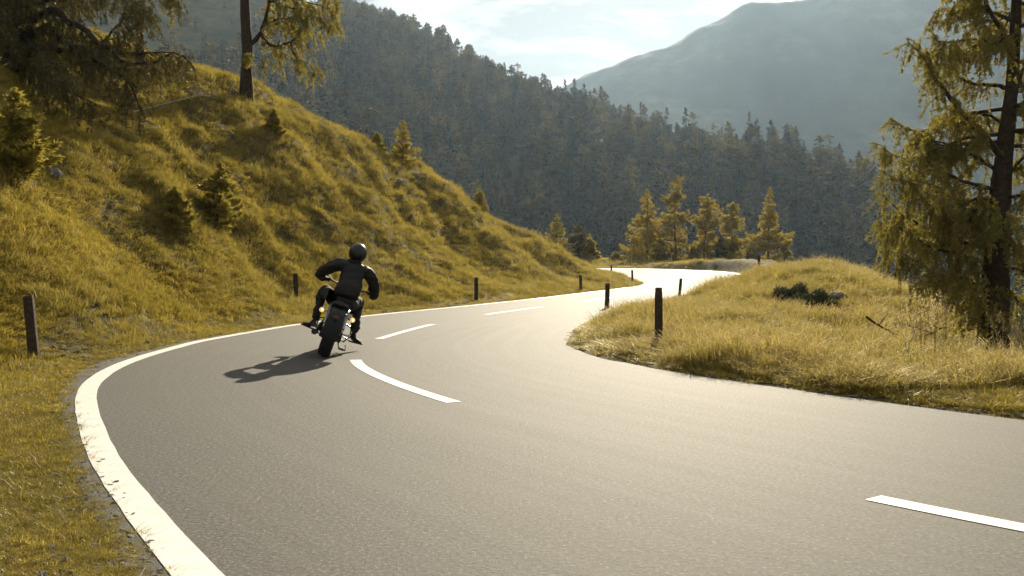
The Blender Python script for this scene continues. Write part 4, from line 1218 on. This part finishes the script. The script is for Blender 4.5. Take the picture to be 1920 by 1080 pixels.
def wheel(name, y, R, wdt, parent, disc=True):
    t = part(name, MB().ring((0, y, R), .05, [(-.02, -.06), (.02, -.06), (.02, .06), (-.02, .06)], 20), M_mblk, parent)   # hub
    hw_ = wdt / 2
    prof = [(-.085, -hw_ * .62), (-.05, -hw_ * .98), (-.02, -hw_ * .85), (-.004, -hw_ * .45), (0, 0), (-.004, hw_ * .45), (-.02, hw_ * .85), (-.05, hw_ * .98), (-.085, hw_ * .62)]
    part('tyre', MB().ring((0, y, R), R, prof, 56), M_rub, t)
    part('rim', MB().ring((0, y, R), R - .095, [(-.018, -hw_ * .6), (.012, -hw_ * .66), (.012, hw_ * .66), (-.018, hw_ * .6)], 48), M_chr, t)
    sp = MB()
    for k in range(20):
        a = 2 * math.pi * k / 20; a2 = a + (.35 if k % 2 else -.35); s = 1 if k % 4 < 2 else -1
        sp.tube([(.045 * s, y + .06 * math.cos(a2), R + .06 * math.sin(a2)), (0, y + (R - .11) * math.cos(a), R + (R - .11) * math.sin(a))], .003, 4, False)
    o = part('spokes', sp, M_chr, t)
    if disc: part('brake_disc', MB().ring((.075, y, R), .11, [(-.05, -.003), (.045, -.003), (.045, .003), (-.05, .003)], 36), M_steel, t)
    return t
wheel('front_wheel', 0.0, .315, .145, bike)
wheel('rear_wheel', 1.50, .325, .18, bike)
# fork: steering head at y .42 z .83
def lerp(a, b, t): return tuple(a[i] + (b[i] - a[i]) * t for i in range(3))
for s in (-1, 1):
    ax = (.105 * s, 0, .315); top = (.105 * s, .36, .92)
    fl = part('fork_leg', MB().tube([ax, lerp(ax, top, .55)], [.030, .028], 12).tube([(ax[0], -.03, .29), (ax[0], .03, .34)], .03, 10), M_mblk, bike)
    part('fork_tube', MB().tube([lerp(ax, top, .5), top], .0205, 12), M_chr, fl)
part('front_axle', MB().tube([(-.14, 0, .315), (.14, 0, .315)], .014, 10), M_steel, bike)
part('fork_clamp', MB().box((0, .335, .895), (.14, .045, .018)).box((0, .255, .745), (.14, .04, .018)), M_mblk, bike, False, .006)
# front mudguard hugging the tyre
part('front_mudguard', MB().ring((0, 0, .315), .335, [(-.03, -.082), (.004, -.066), (.018, -.03), (.022, 0), (.018, .03), (.004, .066), (-.03, .082), (-.034, .076), (0, .06), (.014, 0), (0, -.06), (-.034, -.076)], 26, a0=math.radians(35), a1=math.radians(160)), M_mblk, bike)
part('brake_caliper', MB().box((.10, .10, .36), (.025, .045, .04)), M_mblk, bike, False, .008)
# headlamp
hl = part('headlight', MB().ell((0, .16, .80), (.092, .105, .092), 24, 14), M_blk, bike)
part('lens', MB().ell((0, .083, .80), (.078, .03, .078), 24, 12), M_lens, hl)
bz = part('bezel', MB().ring((0, 0, 0), .082, [(-.008, -.012), (.008, -.012), (.008, .012), (-.008, .012)], 32), M_chr, hl)
bz.rotation_euler = (0, 0, math.radians(90)); bz.location = (0, .088, .80)
part('bracket', MB().tube([(-.105, .28, .78), (-.06, .19, .80)], .012, 6).tube([(.105, .28, .78), (.06, .19, .80)], .012, 6), M_mblk, hl)
# indicators on short stalks at the rear
for s in (-1, 1):
    ti = part('turn_signal', MB().tube([(.12 * s, 1.62, .62), (.19 * s, 1.64, .60)], .012, 8).ell((.216 * s, 1.63, .60), (.036, .034, .036), 16, 10), M_chr, bike)
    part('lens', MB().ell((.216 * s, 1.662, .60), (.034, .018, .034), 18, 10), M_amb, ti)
    part('lens_glow_spot', MB().ell((.216 * s - .006, 1.676, .604), (.013, .010, .018), 12, 8), M_ambc, ti)  # glowing spot added for the sun-bright lens centre, no lamp is on
    part('mudguard_strut', MB().tube([(.125 * s, 1.28, .68), (.128 * s, 1.50, .69), (.118 * s, 1.70, .60), (.112 * s, 1.78, .50)], [.018, .022, .020, .010], 10), M_steel, bike)
# handlebar
hb = part('handlebar', MB().tube([(-.40, .47, .955), (-.27, .40, .985), (-.13, .37, .965), (-.06, .355, .92), (.06, .355, .92), (.13, .37, .965), (.27, .40, .985), (.40, .47, .955)], .0125, 12), M_mblk, bike)
for s in (-1, 1):
    part('grip', MB().tube([(.405 * s, .473, .954), (.28 * s, .405, .984)], .0175, 12), M_rub, hb)
    part('lever', MB().tube([(.26 * s, .35, .985), (.31 * s, .36, .975), (.39 * s, .42, .94)], [.008, .006, .006], 8), M_chr, hb)
    mr = part('mirror', MB().tube([(.25 * s, .39, .985), (.31 * s, .38, 1.03), (.37 * s, .37, 1.06)], .006, 8), M_mblk, bike)
    part('mirror_head', MB().ell((.39 * s, .365, 1.07), (.045, .012, .030), 18, 10), M_mblk, mr)
part('gauge', MB().ell((0, .31, .955), (.04, .03, .04), 18, 10), M_mblk, bike)
# frame
fr_ = MB()
for s in (-1, 1):
    fr_.tube([(0, .42, .83), (.10 * s, .50, .52), (.13 * s, .60, .24), (.14 * s, 1.05, .22), (.13 * s, 1.22, .42), (.10 * s, 1.12, .68)], .018, 10)
    fr_.tube([(.10 * s, 1.12, .66), (.12 * s, 1.5, .66), (.11 * s, 1.68, .63)], .014, 8)
fr_.tube([(0, .36, .91), (0, .44, .72)], .033, 12).tube([(0, .42, .84), (0, .8, .74), (0, 1.12, .66)], .022, 10)
part('frame', fr_, M_mblk, bike)
def tank_fn(q): return (q.x * (1 - .25 * max(0, q.y)), q.y, q.z * (1.0 if q.z > 0 else .55))
part('fuel_tank', MB().ell((0, .70, .83), (.165, .30, .135), 28, 18, None, tank_fn), M_blk, bike)
part('fuel_cap', MB().tube([(0, .66, .955), (0, .66, .975)], [.032, .028], 16), M_chr, bike)
part('seat', MB().ell((0, 1.16, .69), (.15, .26, .065), 22, 12), M_leat, bike)
part('rear_mudguard', MB().ring((0, 1.5, .325), .345, [(0, -.11), (.02, -.07), (.028, 0), (.02, .07), (0, .11), (-.006, .1), (.018, 0), (-.006, -.1)], 28, a0=math.radians(-10), a1=math.radians(145)), M_blk, bike)
tl = part('tail_light', MB().ell((0, 1.80, .56), (.045, .035, .035), 16, 8), M_mblk, bike)
part('lens', MB().ell((0, 1.825, .56), (.038, .018, .028), 16, 8), simple('red_lens', (.07, .006, .005), .3), tl)
part('passenger_seat', MB().ell((0, 1.44, .735), (.115, .15, .045), 20, 12), M_leat, bike)
# V-twin engine
en = part('engine', MB().ell((0, .86, .36), (.15, .22, .15), 22, 14).box((0, .90, .30), (.12, .20, .09)), M_mblk, bike)
for (y0, y1) in ((.76, .62), (.90, 1.05)):
    cy = MB()
    for k in range(7):
        t = .12 + .1 * k
        c = (0, y0 + (y1 - y0) * t, .42 + .26 * t)
        cy.tube([c, (0, c[1] + (y1 - y0) * .045, c[2] + .014)], .085, 18)
    cy.tube([(0, y0, .42), (0, y1, .66)], .066, 14)
    part('cylinder', cy, M_mblk, en)
part('air_cleaner', MB().tube([(-.12, .82, .60), (-.19, .82, .60)], [.075, .07], 22), M_chr, bike)
part('clutch_cover', MB().tube([(.14, .98, .34), (.185, .98, .34)], [.085, .07], 22), M_steel, bike)
for k, (y0, z0) in enumerate(((.60, .56), (1.04, .56))):
    part('exhaust_pipe', MB().tube([(.03, y0, z0), (.13, y0 - .04, z0 - .06), (.19, y0 + .06, .36), (.21, y0 + .3, .27), (.21, 1.25, .24)], .021, 12), M_mblk, bike)
part('muffler', MB().tube([(.21, .95, .25), (.215, 1.0, .25), (.225, 1.38, .27)], [.024, .038, .040], 16), M_mblk, bike)
part('muffler', MB().tube([(.25, .9, .34), (.255, 1.05, .34), (.262, 1.30, .355)], [.022, .036, .037], 16), M_mblk, bike)
for s in (-1, 1):
    part('footpeg', MB().tube([(.13 * s, .62, .30), (.30 * s, .60, .30)], .013, 8).tube([(.22 * s, .60, .30), (.32 * s, .60, .30)], .02, 8), M_chr, bike)
    part('shock', MB().tube([(.13 * s, 1.38, .37), (.12 * s, 1.24, .64)], .013, 8).tube([(.13 * s, 1.365, .42), (.12 * s, 1.26, .61)], .028, 12), M_chr, bike)
    part('swingarm', MB().tube([(.11 * s, 1.12, .34), (.12 * s, 1.5, .325)], .018, 8), M_mblk, bike)
part('gear_pedal', MB().tube([(.16, .62, .27), (.19, .50, .25), (.20, .42, .27), (.26, .42, .28)], .008, 8), M_steel, bike)
part('brake_pedal', MB().tube([(-.16, .62, .27), (-.22, .50, .25), (-.22, .42, .28), (-.27, .42, .28)], .008, 8), M_steel, bike)
part('side_stand', MB().tube([(-.12, 1.00, .22), (-.17, 1.08, .13), (-.26, 1.14, .14), (-.24, 1.08, .20)], .012, 8).tube([(-.17, 1.06, .13), (-.25, 1.16, .14)], .018, 8), M_chr, bike)
part('engine_bar', MB().tube([(.10, .53, .46), (.24, .52, .42), (.26, .54, .30), (.20, .60, .20), (.12, .64, .22)], .012, 10), M_steel, bike)
part('engine_bar', MB().tube([(-.10, .53, .46), (-.24, .52, .42), (-.26, .54, .30), (-.20, .60, .20), (-.12, .64, .22)], .012, 10), M_chr, bike)

# ------------------------------------------------------------------ rider
rider = empty('person', base_loc, 'person in black jacket and round helmet riding the motorcycle away, elbows out', 'person', None, brot)
def skin(name, nodes, edges, mat, parent, sub=2, root=0, fold=0.0):
    me = bpy.data.meshes.new(name)
    me.from_pydata([n[0] for n in nodes], edges, [])
    o = bpy.data.objects.new(name, me); COL.objects.link(o)
    md = o.modifiers.new('skin', 'SKIN'); md.use_smooth_shade = True; md.branch_smoothing = .6
    sv = me.skin_vertices[0].data
    for i, n in enumerate(nodes):
        r = n[1]; sv[i].radius = r if hasattr(r, '__len__') else (r, r)
        sv[i].use_root = (i == root)
    sd = o.modifiers.new('sub', 'SUBSURF'); sd.levels = sub; sd.render_levels = sub
    dg = bpy.context.evaluated_depsgraph_get(); dg.update()
    me2 = bpy.data.meshes.new_from_object(o.evaluated_get(dg))
    bpy.data.objects.remove(o)
    me2.materials.clear(); me2.materials.append(mat)
    nv = len(me2.vertices); co = np.empty(nv * 3, np.float32); no = np.empty(nv * 3, np.float32)
    me2.vertices.foreach_get('co', co); me2.vertices.foreach_get('normal', no); co = co.reshape(-1, 3); no = no.reshape(-1, 3)
    if fold:                                       # creases in the cloth
        w = fbm(co[:, 0] * 9 + co[:, 2] * 16, co[:, 1] * 12 - co[:, 2] * 7, 3, 3) + .6 * fbm(co[:, 2] * 34 + co[:, 0] * 8, co[:, 1] * 10, 2, 6)
        co = co + no * (w * fold)[:, None]
        me2.vertices.foreach_set('co', co.astype(np.float32).ravel()); me2.update()
    q = obj(name, me2, parent)
    return q
# body: jacket surface, hips to wrists
N_ = []; E_ = []
def nd(p, r): N_.append((p, r)); return len(N_) - 1
def ch(*ids):
    for a, b_ in zip(ids[:-1], ids[1:]): E_.append((a, b_))
pel = nd((-.02, 1.12, .80), (.20, .16))
w1 = nd((-.02, 1.07, .95), (.195, .15)); w2 = nd((-.02, .97, 1.08), (.215, .165)); w3 = nd((-.02, .90, 1.22), (.20, .15)); nk = nd((.02, .86, 1.33), (.11, .105)); n2 = nd((.03, .85, 1.41), (.06, .065))
ch(pel, w1, w2, w3, nk, n2)
for s, xo, eu, ex in ((-1, -.01, .99, -.05), (1, .03, 1.03, .0)):
    sh0 = nd((xo + .12 * s, .90, 1.27), .11); sh = nd((xo + .225 * s, .88, 1.24), .105); ua = nd((xo + .335 * s, .80, 1.13), .088); el = nd((xo + (.425 + ex) * s, .72, eu), .080)
    fa = nd((xo + (.40 + ex * .6) * s, .60, .97), .064); wr = nd((.355 * s, .53, .985), .046)
    ch(w3, sh0, sh, ua, el, fa, wr)
skin('jacket', N_, E_, M_leat, rider, 3, fold=.017)
# trousers: pelvis, thighs, shins
N_ = []; E_ = []
p0 = nd((-.02, 1.13, .76), (.175, .13)); p1 = nd((-.02, 1.12, .88), (.165, .12)); ch(p0, p1)
for s in (-1, 1):
    hp = nd((.10 * s - .02, 1.10, .75), .095); kl = 1.12 if s > 0 else .78
    t1 = nd((.19 * s * kl + .01, .88, .795), .108); t2 = nd((.255 * s * kl, .68, .82), .092); kn = nd((.285 * s * kl, .56, .805), .080)
    k2 = nd((.29 * s * kl, .54, .72), .078); sh = nd((.285 * s * (kl + 1) / 2, .585, .58), .076); s2 = nd((.29 * s, .625, .46), .070); an = nd((.29 * s, .645, .36), .070)
    ch(p0, hp, t1, t2, kn, k2, sh, s2, an)
skin('trousers', N_, E_, M_cloth, rider, 3, fold=.015)

# boots with toe pointing outwards and down
for s in (-1, 1):
    N_ = []; E_ = []
    a = nd((.29 * s, .655, .42), .046); b_ = nd((.293 * s, .665, .33), (.046, .05)); h_ = nd((.29 * s, .70, .275), (.036, .034)); m_ = nd((.325 * s, .615, .285), (.042, .036)); bl = nd((.385 * s, .55, .268), (.047, .030)); to = nd((.44 * s, .50, .255), (.034, .020))
    ch(a, b_, m_, bl, to); ch(b_, h_)
    bt = skin('boot', N_, E_, M_leat, rider)
    sl = MB(); sl.box((.36 * s, .59, .243), (.042, .125, .009), Matrix.Rotation(.72 * s, 4, 'Z').to_quaternion())
    part('sole', sl, M_rub, bt, False, .004)
# gloved hands closed round the grips
for s in (-1, 1):
    N_ = []; E_ = []
    g0 = Vector((.34 * s, .437, .969))                # grip centre
    ax = Vector((.405 * s, .473, .954)) - Vector((.28 * s, .405, .984)); ax.normalize()       # outwards along the grip
    wr = nd((.355 * s, .545, .985), .036); pm = nd(tuple(g0 + Vector((.012 * s, .055, .022))), (.042, .024)); ch(wr, pm)
    for k in range(4):
        c = g0 + ax * (.033 - .022 * k)
        ln = (.86, 1.0, 1.04, .95)[k]
        kn = nd(tuple(c + Vector((0, .018, .034))), .0115); f1 = nd(tuple(c + Vector((0, -.020, .031 * ln))), .0105); f2 = nd(tuple(c + Vector((0, -.036 * ln, .002))), .0098); f3 = nd(tuple(c + Vector((0, -.020, -.024 * ln))), .0088)
        ch(pm, kn, f1, f2, f3)
    c = g0 - ax * .045
    t1 = nd(tuple(c + Vector((0.004 * s, .040, .004))), .0135); t2 = nd(tuple(c + Vector((0, .014, -.024))), .0115); t3 = nd(tuple(c + Vector((0, -.012, -.026))), .0095)
    ch(pm, t1, t2, t3)
    skin('glove', N_, E_, M_leat, rider)
# head inside the helmet
hc = Vector((.03, .82, 1.475))
tilt = Matrix.Rotation(math.radians(12), 4, 'Y') @ Matrix.Rotation(math.radians(8), 4, 'X')
hr = empty_ = None
def helm_fn(q):
    x, y, z = q
    k = 1.0
    if z < -.35: k = 1 - .22 * ((-z - .35) / .65)      # narrows to the neck
    yy = y * (1.08 if y > 0 else 1.0)
    if z < -.1 and y < 0: yy = y * (1.0 + .16 * min(1, (-z - .1) / .4))    # chin bar
    return (x * k, yy * k, max(z, -.86) if z < 0 else z)
head = obj('head', MB().ell((0, 0, 0), (.075, .095, .115), 18, 12).mesh('head', M_skin), rider)
head.matrix_local = Matrix.Translation(hc) @ tilt
hel = part('helmet', MB().ell((0, 0, .0), (.134, .142, .152), 36, 26, None, helm_fn), M_helm, rider)
hel.matrix_local = Matrix.Translation(hc) @ tilt
vz = MB(); vs = []; fs = []
nu, nv_ = 18, 6
for j in range(nv_ + 1):
    ph = math.radians(72 + 34 * j / nv_)
    for i in range(nu + 1):
        th = math.radians(-90 - 62 + 124 * i / nu)
        vs.append((.1372 * math.sin(ph) * math.cos(th), .1462 * math.sin(ph) * math.sin(th) * (1 + .05 * j / nv_), .154 * math.cos(ph) + .012))
for j in range(nv_):
    for i in range(nu):
        a = j * (nu + 1) + i; fs.append((a, a + 1, a + nu + 2, a + nu + 1))
vz.add(vs, fs); part('visor', vz, M_visor, hel)
part('chin_vent', MB().box((0, -.152, -.075), (.03, .006, .012)), M_mblk, hel, False, .003)
# jacket details
part('collar', MB().tube([(.03 + .085 * math.cos(a), .86 + .082 * math.sin(a), 1.345) for a in np.linspace(0, 6.283, 21)], .024, 10, False), M_leat, rider)
